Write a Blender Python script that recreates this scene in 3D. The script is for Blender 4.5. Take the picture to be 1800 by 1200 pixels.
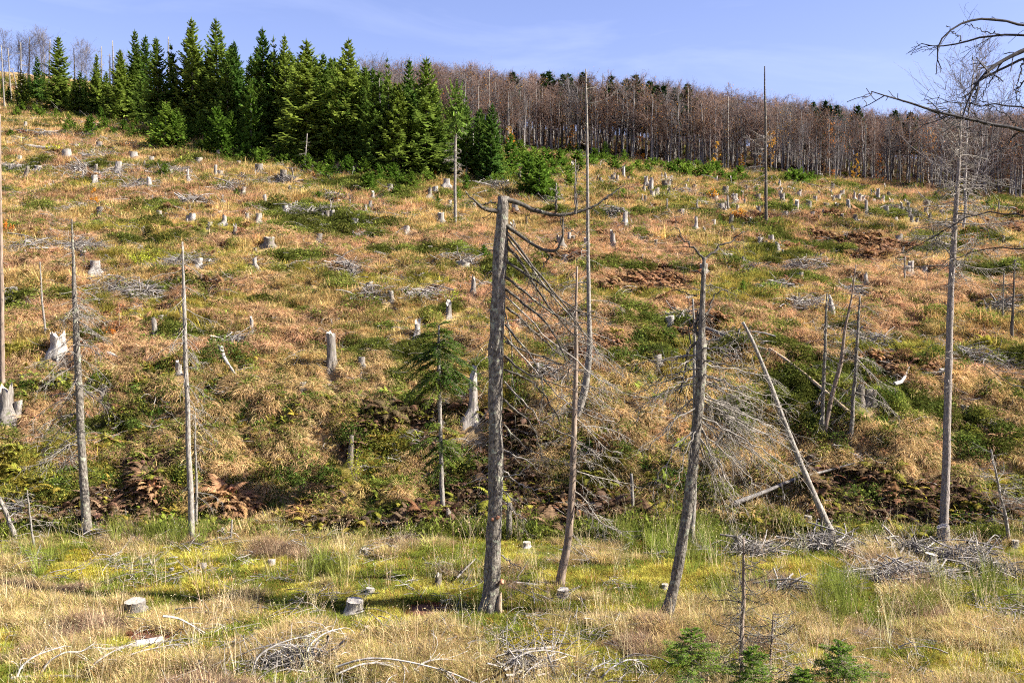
import bpy, math
import numpy as np
from math import radians, sin, cos, pi
for _o in list(bpy.data.objects): bpy.data.objects.remove(_o)
SC = bpy.context.scene
COL = SC.collection
# ------------------------------------------------------------------ camera, light, exposure
F = 1750.0                                     # focal length in units of the 1800 px wide photograph
PITCH = math.atan(80 / F)
cam_d = bpy.data.cameras.new('camera'); cam = bpy.data.objects.new('camera', cam_d); COL.objects.link(cam)
cam_d.sensor_width = 36; cam_d.lens = 36 * F / 1800; cam_d.clip_start = 0.1; cam_d.clip_end = 8000
cam.location = (0, 0, 0); cam.rotation_euler = (pi / 2 - PITCH, 0, 0)
SC.camera = cam
SUN_EL, SUN_AZ = radians(36), radians(97)      # azimuth measured clockwise from +Y (the view direction)
w = bpy.data.worlds.new('World'); SC.world = w; w.use_nodes = True
nt = w.node_tree; nt.nodes.clear()
out = nt.nodes.new('ShaderNodeOutputWorld'); bg = nt.nodes.new('ShaderNodeBackground')
sky = nt.nodes.new('ShaderNodeTexSky'); sky.sky_type = 'NISHITA'; sky.sun_disc = False
sky.sun_elevation = SUN_EL; sky.sun_rotation = SUN_AZ; sky.air_density = 1.0; sky.dust_density = 0.6; sky.ozone_density = 3.0
tint = nt.nodes.new('ShaderNodeMix'); tint.data_type = 'RGBA'; tint.blend_type = 'MULTIPLY'; tint.inputs[0].default_value = 1
tint.inputs[7].default_value = (1.22, 1.0, 1.20, 1)
# thin streaky cloud
tc = nt.nodes.new('ShaderNodeTexCoord'); mp = nt.nodes.new('ShaderNodeMapping'); mp.inputs['Scale'].default_value = (2.2, 2.2, 11.0)
mp.inputs['Location'].default_value = (0.35, 0.1, 0.4)
mp.inputs['Rotation'].default_value = (0, radians(5), 0)
n1 = nt.nodes.new('ShaderNodeTexNoise'); n1.inputs['Scale'].default_value = 1.6; n1.inputs['Detail'].default_value = 6; n1.inputs['Roughness'].default_value = .58; n1.inputs['Distortion'].default_value = .5
rp = nt.nodes.new('ShaderNodeValToRGB'); rp.color_ramp.elements[0].position = .50; rp.color_ramp.elements[1].position = .95
rp.color_ramp.elements[1].color = (.20, .20, .20, 1)
cm = nt.nodes.new('ShaderNodeMix'); cm.data_type = 'RGBA'; cm.inputs[7].default_value = (8.2, 8.6, 10.5, 1)
L = nt.links
L.new(tc.outputs['Generated'], mp.inputs['Vector']); L.new(mp.outputs['Vector'], n1.inputs['Vector']); L.new(n1.outputs['Fac'], rp.inputs['Fac'])
L.new(sky.outputs['Color'], tint.inputs[6]); L.new(tint.outputs[2], cm.inputs[6]); L.new(rp.outputs['Color'], cm.inputs[0])
L.new(cm.outputs[2], bg.inputs['Color']); bg.inputs['Strength'].default_value = 0.05; L.new(bg.outputs[0], out.inputs[0])
sd = bpy.data.lights.new('sun', 'SUN'); sd.energy = 5.0; sd.angle = radians(.5); sd.color = (1, .94, .84)
so = bpy.data.objects.new('sun', sd); COL.objects.link(so)
so.rotation_euler = (pi / 2 - SUN_EL, 0, pi - SUN_AZ)   # lamp's -Z points away from the sun position
vs = SC.view_settings; SC.display_settings.display_device = 'sRGB'; vs.view_transform = 'Standard'; vs.look = 'None'; vs.gamma = 1; vs.exposure = 1.9; vs.use_curve_mapping = False
SC.render.engine = 'CYCLES'
SC.cycles.filter_width = 1.1; SC.cycles.use_denoising = False; SC.cycles.adaptive_threshold = .03; SC.cycles.max_bounces = 4; SC.cycles.diffuse_bounces = 2; SC.cycles.transmission_bounces = 3; SC.cycles.transparent_max_bounces = 4

# ------------------------------------------------------------------ pixel <-> place (pixels of the 1800x1200 photograph)
CP, SP = cos(PITCH), sin(PITCH)
def slope_of(row):
    y = (600 - row) / F
    return (-SP + y * CP) / (CP + y * SP)
def at(px, py, Y):
    y = (600 - py) / F; dy = CP + y * SP
    return np.array([(px - 900) / F / dy * Y, Y, slope_of(py) * Y])
def project(X, Y, Z):
    d = Y * CP - Z * SP; u = Y * SP + Z * CP
    return 900 + F * X / d, 600 - F * u / d

# ------------------------------------------------------------------ noise
def _h(i, j, s):
    n = (i * 374761393 + j * 668265263 + s * 974634777) & 0xffffffff
    n = ((n ^ (n >> 13)) * 1274126177) & 0xffffffff
    return ((n ^ (n >> 16)) & 0xffff) / 65535.0
def vnoise(x, y, s=0):
    x = np.asarray(x, float); y = np.asarray(y, float)
    i = np.floor(x).astype(np.int64); j = np.floor(y).astype(np.int64); fx = x - i; fy = y - j
    fx = fx * fx * (3 - 2 * fx); fy = fy * fy * (3 - 2 * fy)
    a = _h(i, j, s) * (1 - fx) + _h(i + 1, j, s) * fx; b = _h(i, j + 1, s) * (1 - fx) + _h(i + 1, j + 1, s) * fx
    return a * (1 - fy) + b * fy
def fbm(x, y, s=0, o=4):
    r = 0; a = .5; t = 0
    for k in range(o):
        r = r + a * vnoise(x * 2 ** k, y * 2 ** k, s + 17 * k); t += a; a *= .5
    return r / t

# ------------------------------------------------------------------ terrain height
UC = np.array([-.514, -.257, 0, .257, .514])
YK = np.array([1.5, 3, 8, 13, 17, 22, 31.2, 33, 36, 38.5, 45, 55, 70, 90, 120, 160, 220, 320, 600, 3000])
Z0 = [-1.9, -3.0, -5.2, -6.9, -7.54, -7.54, -7.50]
ROWS = {33: [885, 885, 885, 885, 895], 36: [745, 745, 740, 745, 755], 38.5: [655, 650, 650, 655, 665], 45: [540, 540, 545, 552, 562], 55: [432, 438, 448, 460, 474],
        70: [333, 343, 360, 380, 402], 90: [246, 268, 293, 325, 356], 120: [182, 228, 262, 298, 334], 160: [133, 203, 233, 275, 311], 220: [112, 190, 222, 262, 297],
        320: [122, 200, 228, 268, 300], 600: [220, 270, 300, 330, 350], 3000: [400] * 5}
ZT = np.zeros((5, len(YK)))
for k, Yk in enumerate(YK):
    for c in range(5):
        ZT[c, k] = Z0[k] if k < len(Z0) else slope_of(ROWS[Yk if Yk != int(Yk) else int(Yk)][c]) * Yk
NLY = 900; LY = np.linspace(math.log(1.5), math.log(3000), NLY); NU = 81; UU = np.linspace(-.7, .7, NU)
g = np.array([np.interp(np.exp(LY), YK, ZT[c]) for c in range(5)])
def smooth(a, k, ax):
    ker = np.ones(k) / k; p = k // 2
    return np.apply_along_axis(lambda v: np.convolve(np.pad(v, p, mode='edge'), ker, 'valid'), ax, a)
sm = smooth(smooth(g, 13, 1), 13, 1)
g = sm
G = np.array([np.interp(UU, UC, g[:, k]) for k in range(NLY)]).T
G = smooth(smooth(G, 15, 0), 15, 0)
BASE_HUMP = [ # real dips and mounds: px, row, radius m, height m
    (1500, 440, 3.2, -1.0), (1440, 420, 2.5, -.7), (1600, 570, 3.0, -.6), (470, 890, 1.0, -.5), (1500, 860, 2.0, -.5), (1650, 900, 1.6, -.4), (1440, 800, 1.5, -.4), (560, 850, .9, -.4), (800, 750, 1., -.4)]
_hm = []
def H0(X, Y):
    X = np.asarray(X, float); Y = np.maximum(np.asarray(Y, float), 1.5)
    u = np.clip((X / Y + .7) / 1.4, 0, .99999) * (NU - 1); v = np.clip((np.log(Y) - LY[0]) / (LY[-1] - LY[0]), 0, .99999) * (NLY - 1)
    i = u.astype(int); j = v.astype(int); fu = u - i; fv = v - j
    return (G[i, j] * (1 - fu) + G[i + 1, j] * fu) * (1 - fv) + (G[i, j + 1] * (1 - fu) + G[i + 1, j + 1] * fu) * fv
def sstep(a, b, x): t = np.clip((x - a) / (b - a), 0, 1); return t * t * (3 - 2 * t)
def H(X, Y):
    X = np.asarray(X, float); Y = np.asarray(Y, float)
    z = H0(X, Y)
    bank = sstep(30.5, 33, Y); near = 1 - bank
    z = z + near * (.22 * (fbm(X / 2.6, Y / 2.2, 5) - .5) + .10 * (fbm(X / .8, Y / .8, 6, 2) - .5))
    amp = 1 - sstep(36, 60, Y) * .35
    z = z + bank * amp * ((.9 + .8 * (1 - sstep(37, 42, Y))) * (fbm(X / 3.4, Y / 2.6, 7) - .5) + .62 * (fbm(X / 1.05, Y / 1.0, 8, 2) - .5)) + bank * .22 * (vnoise(X / .42, Y / .42, 88) - .5)
    z = z + sstep(50, 80, Y) * 1.3 * (fbm(X / 11, Y / 8, 9, 3) - .5)
    for (x, y, r, h) in _hm: z = z + h * np.exp(-((X - x) ** 2 + ((Y - y) * 1.2) ** 2) / (r * r))
    return z
def hit(px, py):
    """the place on the ground that the photograph shows at this pixel"""
    d = at(px, py, 1.0); Y = np.exp(np.linspace(math.log(14), math.log(330), 2600))
    z = H(d[0] * Y, Y); k = np.nonzero(z > d[2] * Y)[0]
    k = k[0] if len(k) else 2500
    Yh = Y[k]
    return np.array([d[0] * Yh, Yh, float(H(d[0] * Yh, Yh))])
for (px, py, r, h) in BASE_HUMP:
    p = hit(px, py); _hm.append((p[0], p[1], r, h))

# ------------------------------------------------------------------ mesh helpers
def quads_mesh(name, V, Q, mat=None, smooth_=False, val=None):
    V = np.asarray(V, np.float32).reshape(-1, 3); Q = np.asarray(Q, np.int32).reshape(-1, 4)
    m = bpy.data.meshes.new(name); m.vertices.add(len(V)); m.vertices.foreach_set('co', V.ravel())
    m.loops.add(len(Q) * 4); m.loops.foreach_set('vertex_index', Q.ravel())
    m.polygons.add(len(Q)); m.polygons.foreach_set('loop_start', np.arange(0, len(Q) * 4, 4, dtype=np.int32)); m.polygons.foreach_set('loop_total', np.full(len(Q), 4, np.int32))
    if smooth_: m.polygons.foreach_set('use_smooth', np.ones(len(Q), bool))
    if val is not None:
        a = m.attributes.new('val', 'FLOAT', 'POINT'); a.data.foreach_set('value', np.asarray(val, np.float32))
    m.update(calc_edges=True)
    if mat: m.materials.append(mat)
    return m
class MB:
    """collects pieces into one mesh"""
    def __init__(s): s.V = []; s.Q = []; s.n = 0; s.W = []
    def add(s, V, Q, val=.5):
        V = np.asarray(V, float).reshape(-1, 3); s.V.append(V); s.Q.append(np.asarray(Q).reshape(-1, 4) + s.n); s.n += len(V)
        s.W.append(np.full(len(V), val) if np.isscalar(val) else np.asarray(val, float).ravel())
    def mesh(s, name, mat, smooth_=False):
        return quads_mesh(name, np.concatenate(s.V), np.concatenate(s.Q), mat, smooth_, np.concatenate(s.W))
def tube(mb, pts, rad, sides=6, rough=0.0, seed=0, cap=False, val=.5, flute=0):
    pts = np.asarray(pts, float); rad = np.asarray(rad, float); N = len(pts)
    t = np.gradient(pts, axis=0); t /= np.linalg.norm(t, axis=1)[:, None] + 1e-9
    mean = pts[-1] - pts[0]; ref = np.zeros(3); ref[int(np.argmin(np.abs(mean)))] = 1
    a = np.cross(t, ref); a /= np.linalg.norm(a, axis=1)[:, None] + 1e-9; b = np.cross(t, a)
    th = np.linspace(0, 2 * pi, sides, endpoint=False)
    R = np.repeat(rad[:, None], sides, 1)
    if rough:
        L_ = np.concatenate([[0], np.cumsum(np.linalg.norm(np.diff(pts, axis=0), axis=1))])
        k = vnoise((L_ / (rad.max() * 1.2))[:, None] + seed * 7.7, np.cos(th)[None] * 1.7 + seed, seed) + vnoise((L_ / (rad.max() * 1.2))[:, None] + 50, np.sin(th)[None] * 1.7 + seed, seed + 3)
        R = R * (1 + rough * (k - 1))
        if flute: R = R * (1 + flute * np.cos(th * 5 + seed)[None] * np.linspace(1, 0, N)[:, None] ** 6)
    V = pts[:, None] + R[..., None] * (np.cos(th)[None, :, None] * a[:, None] + np.sin(th)[None, :, None] * b[:, None])
    i = np.arange(N - 1)[:, None] * sides; j = np.arange(sides)[None]; jn = (j + 1) % sides
    Q = np.stack([i + j, i + jn, i + sides + jn, i + sides + j], -1).reshape(-1, 4)
    V = V.reshape(-1, 3)
    if cap:
        for (e, s0) in ((0, 0), (N - 1, (N - 1) * sides)):
            V = np.vstack([V, pts[e]]); c = len(V) - 1
            Q = np.vstack([Q, [[s0 + k, s0 + (k + 1) % sides, s0 + (k + 2) % sides, c] for k in range(0, sides - 1, 2)]])
    mb.add(V, Q, val)
def tubes(mb, P, R, sides=3, val=.5):
    """many tubes at once: P (B,N,3), R (B,N)"""
    P = np.asarray(P, float); R = np.asarray(R, float); B, N = P.shape[:2]
    if B == 0: return
    t = np.gradient(P, axis=1); t /= np.linalg.norm(t, axis=2)[..., None] + 1e-9
    ref = np.zeros((B, 1, 3)); k = np.argmin(np.abs(P[:, -1] - P[:, 0]), axis=1); ref[np.arange(B), 0, k] = 1
    a = np.cross(t, np.broadcast_to(ref, t.shape)); a /= np.linalg.norm(a, axis=2)[..., None] + 1e-9; b = np.cross(t, a)
    th = np.linspace(0, 2 * pi, sides, endpoint=False)
    V = P[:, :, None] + R[..., None, None] * (np.cos(th)[:, None] * a[:, :, None] + np.sin(th)[:, None] * b[:, :, None])
    o = (np.arange(B) * N * sides)[:, None, None]; i = (np.arange(N - 1) * sides)[None, :, None]; j = np.arange(sides)[None, None]; jn = (j + 1) % sides
    Q = np.stack([o + i + j, o + i + jn, o + i + sides + jn, o + i + sides + j], -1)
    mb.add(V, Q, val if np.isscalar(val) else np.repeat(val, N * sides))
def curves(rng, base, d0, L_, n=5, bend=(0, 0, -.6), wig=.12):
    """B curved polylines: base (B,3), initial direction (B,3), length (B)"""
    B = len(base); t = np.linspace(0, 1, n)[None, :, None]
    bend = np.broadcast_to(np.asarray(bend, float), (B, 3))[:, None]
    s1 = rng.normal(0, wig, (B, 1, 3)); s2 = rng.normal(0, wig, (B, 1, 3))
    return base[:, None] + L_[:, None, None] * (t * d0[:, None] + t * t * (bend * .5 + s1) + np.sin(t * pi) * s2 * .6)
def unit(v): v = np.asarray(v, float); return v / (np.linalg.norm(v, axis=-1, keepdims=True) + 1e-9)

# ------------------------------------------------------------------ objects
def tag(o, label=None, cat=None, group=None, kind=None):
    if label: o['label'] = label
    if cat: o['category'] = cat
    if group: o['group'] = group
    if kind: o['kind'] = kind
    return o
def ob(name, data, parent=None, loc=None):
    o = bpy.data.objects.new(name, data); COL.objects.link(o)
    if parent is not None: o.parent = parent
    if loc is not None: o.location = loc
    return o
def empty(name, loc=(0, 0, 0)): return ob(name, None, None, loc)
def copy_tree(src, loc, rot=(0, 0, 0), scl=(1, 1, 1)):
    c = src.copy(); COL.objects.link(c); c.location = loc; c.rotation_euler = rot; c.scale = scl
    for ch in src.children:
        d = ch.copy(); COL.objects.link(d); d.parent = c
        for g_ in ch.children:
            e = g_.copy(); COL.objects.link(e); e.parent = d
    return c
# ------------------------------------------------------------------ materials
def newmat(name):
    m = bpy.data.materials.new(name); m.use_nodes = True; n = m.node_tree; n.nodes.clear()
    return m, n, n.nodes.new('ShaderNodeOutputMaterial')
def wood(name, c1, c2, c3=None, scale=6, stretch=6, bump=.6, rough=.9, rnd=.25, axis=2, c3lo=.55, dist=.02, nrm=False):
    """bark or bare wood: two tones drawn out along the stem, patches of a third (lichen, stain), and relief"""
    m, n, o = newmat(name); N = n.nodes.new; l = n.links.new
    tc = N('ShaderNodeTexCoord'); mp = N('ShaderNodeMapping'); sc = [scale] * 3; sc[axis] = scale / stretch; mp.inputs['Scale'].default_value = sc
    l(tc.outputs['Object'], mp.inputs[0])
    a = N('ShaderNodeTexNoise'); a.inputs['Scale'].default_value = 1.6; a.inputs['Detail'].default_value = 6; a.inputs['Roughness'].default_value = .65; l(mp.outputs[0], a.inputs['Vector'])
    r = N('ShaderNodeValToRGB'); r.color_ramp.elements[0].position = .36; r.color_ramp.elements[1].position = .64
    r.color_ramp.elements[0].color = (*c1, 1); r.color_ramp.elements[1].color = (*c2, 1); l(a.outputs[0], r.inputs[0]); c = r.outputs[0]
    if c3:
        b = N('ShaderNodeTexNoise'); b.inputs['Scale'].default_value = scale * .55; b.inputs['Detail'].default_value = 5; l(tc.outputs['Object'], b.inputs['Vector'])
        r2 = N('ShaderNodeValToRGB'); r2.color_ramp.elements[0].position = c3lo; r2.color_ramp.elements[1].position = c3lo + .08; l(b.outputs[0], r2.inputs[0])
        x = N('ShaderNodeMix'); x.data_type = 'RGBA'; l(r2.outputs[0], x.inputs[0]); l(c, x.inputs[6]); x.inputs[7].default_value = (*c3, 1); c = x.outputs[2]
    oi = N('ShaderNodeObjectInfo'); mr = N('ShaderNodeMapRange'); mr.inputs[3].default_value = 1 - rnd; mr.inputs[4].default_value = 1 + rnd; l(oi.outputs['Random'], mr.inputs[0])
    hs = N('ShaderNodeHueSaturation'); l(c, hs.inputs['Color']); l(mr.outputs[0], hs.inputs['Value'])
    p = N('ShaderNodeBsdfPrincipled'); p.inputs['Roughness'].default_value = rough; p.inputs['Specular IOR Level'].default_value = .2; l(hs.outputs[0], p.inputs['Base Color'])
    bu = N('ShaderNodeBump'); bu.inputs['Strength'].default_value = bump; bu.inputs['Distance'].default_value = dist; l(a.outputs[0], bu.inputs['Height']); l(bu.outputs[0], p.inputs['Normal'])
    l(p.outputs[0], o.inputs[0]); return m
def leafmat(name, c, transl=.35, inst=None, rndv=.25, rndh=.02, var=.45, c2=None, transcol=1.3):
    """leaf or blade: diffuse plus light through it; colour per piece (val) and per plant"""
    m, n, o = newmat(name); N = n.nodes.new; l = n.links.new
    va = N('ShaderNodeAttribute'); va.attribute_name = 'val'
    if inst:
        ia = N('ShaderNodeAttribute'); ia.attribute_type = 'INSTANCER'; ia.attribute_name = inst; col = ia.outputs['Color']
    else:
        mx = N('ShaderNodeMix'); mx.data_type = 'RGBA'; mx.inputs[6].default_value = (*c, 1); mx.inputs[7].default_value = (*(c2 or c), 1)
        oi = N('ShaderNodeObjectInfo'); tn = N('ShaderNodeTexNoise'); tn.inputs['Scale'].default_value = .9; g2 = N('ShaderNodeNewGeometry'); l(g2.outputs['Position'], tn.inputs['Vector'])
        ad = N('ShaderNodeMath'); ad.operation = 'ADD'; l(oi.outputs['Random'], ad.inputs[0]); l(tn.outputs[0], ad.inputs[1])
        sb = N('ShaderNodeMath'); sb.operation = 'SUBTRACT'; l(ad.outputs[0], sb.inputs[0]); sb.inputs[1].default_value = .5; sb.use_clamp = True
        l(sb.outputs[0], mx.inputs[0]); col = mx.outputs[2]
    mr = N('ShaderNodeMapRange'); mr.inputs[3].default_value = 1 - var; mr.inputs[4].default_value = 1 + var; l(va.outputs['Fac'], mr.inputs[0])
    hs = N('ShaderNodeHueSaturation'); l(col, hs.inputs['Color']); l(mr.outputs[0], hs.inputs['Value'])
    d = N('ShaderNodeBsdfDiffuse'); t = N('ShaderNodeBsdfTranslucent'); l(hs.outputs[0], d.inputs[0]); l(hs.outputs[0], t.inputs[0])
    ms = N('ShaderNodeMixShader'); ms.inputs[0].default_value = transl; l(d.outputs[0], ms.inputs[1]); l(t.outputs[0], ms.inputs[2]); l(ms.outputs[0], o.inputs[0])
    return m
M = {}
M['bark_snag'] = wood('lichened grey bark', (.045, .038, .031), (.225, .20, .165), (.27, .28, .205), scale=12, stretch=2.0, bump=1, c3lo=.57, dist=.06, rnd=.05)
M['bark_grey'] = wood('grey spruce bark', (.08, .07, .06), (.27, .245, .21), (.32, .32, .26), scale=18, stretch=4, bump=.8, c3lo=.6, rnd=.12)
M['bark_brown'] = wood('bare brown stem', (.11, .08, .058), (.26, .20, .155), (.10, .085, .07), scale=10, stretch=8, bump=.5, c3lo=.58, rnd=.12)
M['bark_pole'] = wood('flaking grey pole bark', (.10, .085, .075), (.29, .25, .22), (.18, .16, .135), scale=14, stretch=3, bump=1, c3lo=.54, dist=.04, rnd=.05)
M['bough'] = wood('bleached bough', (.19, .17, .15), (.50, .47, .43), scale=6, stretch=1, bump=.2, rnd=.15)
M['wood_bare'] = wood('barkless orange wood', (.24, .17, .11), (.38, .29, .20), scale=12, stretch=8, bump=.3, rnd=.1)
M['twig'] = wood('dead grey twigs', (.10, .087, .073), (.30, .27, .23), scale=9, stretch=1, bump=0, rnd=.2)
M['twig_dark'] = wood('dark dead branch', (.03, .026, .021), (.12, .105, .085), (.20, .20, .155), scale=9, stretch=1, bump=0, rnd=.15, c3lo=.62)
M['stick'] = wood('weathered silver brushwood', (.085, .074, .066), (.31, .285, .26), scale=5, stretch=1, bump=0, rnd=.35)
M['stump_grey'] = wood('grey stump bark', (.09, .078, .067), (.30, .27, .235), (.13, .14, .07), scale=13, stretch=6, bump=.9, c3lo=.6, rnd=.3)
M['stump_pale'] = wood('bleached stump wood', (.12, .105, .09), (.39, .36, .32), (.12, .10, .07), scale=13, stretch=8, bump=.7, c3lo=.64, rnd=.15)
M['stump_dark'] = wood('dark rotting stump', (.045, .036, .03), (.22, .19, .155), (.13, .15, .05), scale=12, stretch=5, bump=.9, c3lo=.58, rnd=.25)
M['cut'] = wood('weathered cut wood', (.21, .185, .155), (.47, .43, .375), (.25, .21, .17), scale=16, stretch=1, bump=.3, c3lo=.62, rnd=.15)
M['beech'] = wood('beech bark', (.11, .10, .092), (.29, .27, .245), (.37, .35, .32), scale=4, stretch=5, bump=.2, c3lo=.6, rnd=.3)
M['beech_twig'] = wood('beech twigs', (.085, .056, .045), (.19, .128, .102), scale=1.2, stretch=1, bump=0, rnd=.35)
M['beech_twig_grey'] = wood('grey bare twigs', (.08, .07, .07), (.17, .15, .145), scale=1.2, stretch=1, bump=0, rnd=.25)
M['near_branch'] = wood('smooth branch darkened as silhouette', (.02, .018, .018), (.065, .058, .056), scale=9, stretch=1, bump=.2, rnd=.1)  # bark colour darkened so the branches show as silhouettes against the sky
M['rust_leaf'] = leafmat('withered beech leaves', (.26, .115, .06), .4, c2=(.30, .15, .055), var=.5)
M['gold_leaf'] = leafmat('golden leaves', (.50, .28, .03), .4, c2=(.52, .17, .025), var=.4)
M['spruce'] = leafmat('spruce needles', (.068, .135, .026), .38, c2=(.195, .25, .042), var=.5)
M['spruce_dark'] = leafmat('dark spruce needles', (.022, .052, .018), .18, c2=(.04, .078, .02), var=.5)
M['spruce_young'] = leafmat('young spruce needles', (.08, .155, .020), .36, c2=(.16, .235, .034), var=.45)
M['fir'] = leafmat('fir needles', (.05, .10, .018), .25, c2=(.13, .17, .026), var=.5)
M['bush'] = leafmat('yellow green bush leaves', (.22, .27, .03), .4, c2=(.36, .36, .04), var=.4)
M['inst'] = leafmat('grass and herbs', (1, 1, 1), .32, inst='col', var=.5)
M['fungus'] = wood('orange bracket fungus', (.30, .11, .05), (.48, .27, .17), scale=30, stretch=1, bump=.2)
# ------------------------------------------------------------------ the ground: one sheet
R0 = np.random.default_rng(3)
def E(px, py, ex, ey): return (px, py, ex, ey)
# what grows where (pixels of the photograph, turned into places on the ground): k, px, row, rx, ry, strength
PATCH = []
def pt(k, s, *es):
    for e in es: PATCH.append((k, *e, s))
# kinds: 0 straw grass, 1 pinkish dead grass, 2 rust bracken, 3 green heath, 4 yellow-green grass, 5 dark brown, 6 tan drooping
pt(3, .55, E(560, 400, 70, 40), E(500, 385, 50, 22), E(600, 372, 60, 16), E(640, 425, 60, 22), E(720, 560, 60, 22), E(620, 530, 50, 14), E(235, 590, 60, 14), E(335, 600, 50, 14), E(290, 575, 30, 12),
   E(1400, 458, 60, 17), E(1340, 440, 40, 12), E(1450, 715, 110, 70), E(1500, 690, 70, 45), E(1350, 690, 50, 50), E(700, 318, 60, 16), E(1620, 545, 70, 16), E(1660, 430, 50, 14), E(1440, 700, 70, 70), E(640, 400, 40, 20),
   E(1700, 770, 60, 40), E(1600, 735, 60, 35), E(760, 470, 60, 12), E(60, 300, 40, 8), E(250, 345, 40, 10), E(640, 610, 60, 20), E(560, 340, 60, 10), E(980, 375, 30, 6), E(1110, 625, 60, 28), E(1160, 570, 50, 20),
   E(870, 640, 60, 25), E(1240, 380, 40, 8), E(1450, 370, 60, 8), E(1530, 405, 50, 8), E(220, 735, 50, 22), E(1500, 330, 40, 5), E(95, 850, 30, 20), E(1750, 560, 30, 14), E(1700, 490, 40, 10), E(130, 520, 30, 12), E(400, 345, 40, 8), E(240, 840, 20, 15))
pt(4, .5, E(480, 468, 170, 12), E(160, 408, 130, 12), E(700, 495, 110, 9), E(1330, 535, 60, 20), E(880, 560, 70, 14), E(240, 455, 50, 16), E(420, 445, 40, 12), E(540, 830, 110, 40), E(440, 860, 70, 40), E(120, 860, 110, 35),
   E(670, 860, 60, 40), E(250, 760, 90, 25), E(1060, 850, 60, 40), E(1310, 450, 60, 20), E(30, 620, 60, 20), E(100, 305, 90, 5), E(1700, 880, 90, 25), E(1640, 600, 120, 14), E(1290, 520, 50, 16), E(900, 700, 60, 30), E(1140, 530, 60, 14),
   E(700, 790, 50, 30))
pt(1, .5, E(590, 448, 80, 26), E(715, 430, 45, 15), E(235, 668, 80, 30), E(1370, 550, 60, 16), E(1750, 520, 60, 20), E(1600, 470, 70, 20), E(300, 345, 80, 16), E(100, 345, 90, 16), E(80, 540, 60, 30), E(1390, 635, 40, 14), E(620, 355, 60, 10),
   E(850, 410, 50, 20), E(950, 420, 50, 25), E(430, 540, 60, 20), E(520, 580, 60, 25), E(1420, 345, 100, 5), E(1100, 760, 120, 40), E(1490, 790, 70, 25), E(230, 310, 60, 10), E(1150, 440, 60, 20))
pt(2, .68, E(1480, 422, 90, 22), E(1540, 450, 50, 18), E(1340, 385, 30, 10), E(1590, 572, 100, 16), E(1700, 520, 60, 18), E(985, 455, 50, 22), E(1650, 480, 50, 14), E(300, 400, 40, 8), E(1530, 885, 60, 16), E(1720, 905, 50, 14),
   E(270, 870, 25, 20), E(1100, 500, 40, 12), E(960, 385, 60, 8), E(210, 690, 20, 8), E(600, 600, 25, 10), E(1780, 400, 60, 20), E(1250, 560, 40, 14), E(450, 535, 40, 10), E(1170, 490, 50, 14))
pt(5, .45, E(1540, 850, 100, 40), E(1640, 885, 100, 30), E(1440, 845, 60, 35), E(1780, 900, 40, 20), E(560, 850, 35, 25), E(800, 840, 50, 60), E(640, 760, 60, 60), E(900, 760, 40, 60), E(300, 640, 50, 10), E(410, 610, 20, 12))
pt(6, .55, E(480, 730, 170, 90), E(620, 700, 110, 70), E(300, 690, 120, 50), E(1150, 760, 130, 70), E(1300, 830, 120, 50), E(380, 810, 100, 40), E(560, 780, 90, 50), E(1560, 780, 130, 45), E(1640, 810, 120, 35), E(1180, 850, 100, 40), E(1000, 740, 80, 60), E(700, 820, 60, 50), E(60, 680, 80, 50))
# meadow: 7 short green grass, 8 straw tussock, 9 golden moss, 10 red earth
pt(7, .5, E(620, 1060, 120, 45), E(900, 1010, 130, 45), E(500, 1040, 90, 25), E(1200, 985, 110, 45), E(1150, 945, 90, 20), E(330, 1055, 80, 20), E(700, 985, 110, 25), E(1080, 1040, 120, 25), E(1480, 1060, 80, 40), E(250, 1020, 90, 10), E(470, 1010, 60, 12),
   E(1740, 1060, 80, 30), E(250, 1185, 70, 20), E(470, 1110, 60, 15), E(1380, 1000, 60, 20), E(1770, 1000, 60, 20), E(60, 1070, 40, 12), E(980, 1130, 50, 20), E(1290, 950, 60, 15), E(860, 1110, 50, 20), E(1460, 1020, 50, 30))
pt(8, .5, E(330, 1100, 130, 30), E(760, 1135, 110, 40), E(970, 1085, 60, 30), E(120, 1110, 120, 60), E(1100, 1140, 110, 40), E(620, 1010, 70, 14), E(260, 950, 160, 15), E(560, 950, 120, 18), E(80, 1050, 80, 20), E(480, 1140, 90, 25), E(1280, 1080, 80, 30),
   E(1420, 1120, 90, 30), E(1060, 975, 30, 14), E(1650, 1120, 130, 50), E(1280, 1010, 60, 20), E(420, 1040, 60, 15), E(1620, 1070, 60, 25))
pt(9, .75, E(985, 1128, 60, 16), E(1530, 1035, 38, 14), E(1570, 1168, 80, 14), E(350, 1005, 40, 6), E(930, 1120, 30, 10), E(1075, 1095, 30, 8), E(620, 1120, 40, 8), E(1480, 1040, 30, 8), E(1700, 1190, 80, 12), E(320, 1140, 40, 8), E(1120, 1070, 30, 10), E(140, 1005, 80, 5))
pt(10, 1.5, E(745, 1072, 48, 15), E(285, 1118, 75, 14), E(1030, 1045, 14, 6), E(420, 1125, 20, 6))
NK = 11; DIM = .95
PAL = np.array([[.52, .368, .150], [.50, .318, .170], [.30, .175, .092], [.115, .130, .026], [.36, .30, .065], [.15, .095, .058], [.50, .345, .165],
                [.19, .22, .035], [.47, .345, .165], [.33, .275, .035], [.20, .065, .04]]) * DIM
PX_, PY_, PRX, PRY = [np.array([p[i] for p in PATCH], float) for i in (1, 2, 3, 4)]
WOOD = [(190, -50), (200, 210), (300, 232), (400, 250), (500, 270), (560, 284), (650, 292), (700, 292), (760, 262), (850, 264), (950, 266), (1050, 276), (1150, 290), (1250, 300), (1350, 305), (1450, 315), (1550, 322), (1650, 332), (1800, 350)]
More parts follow.
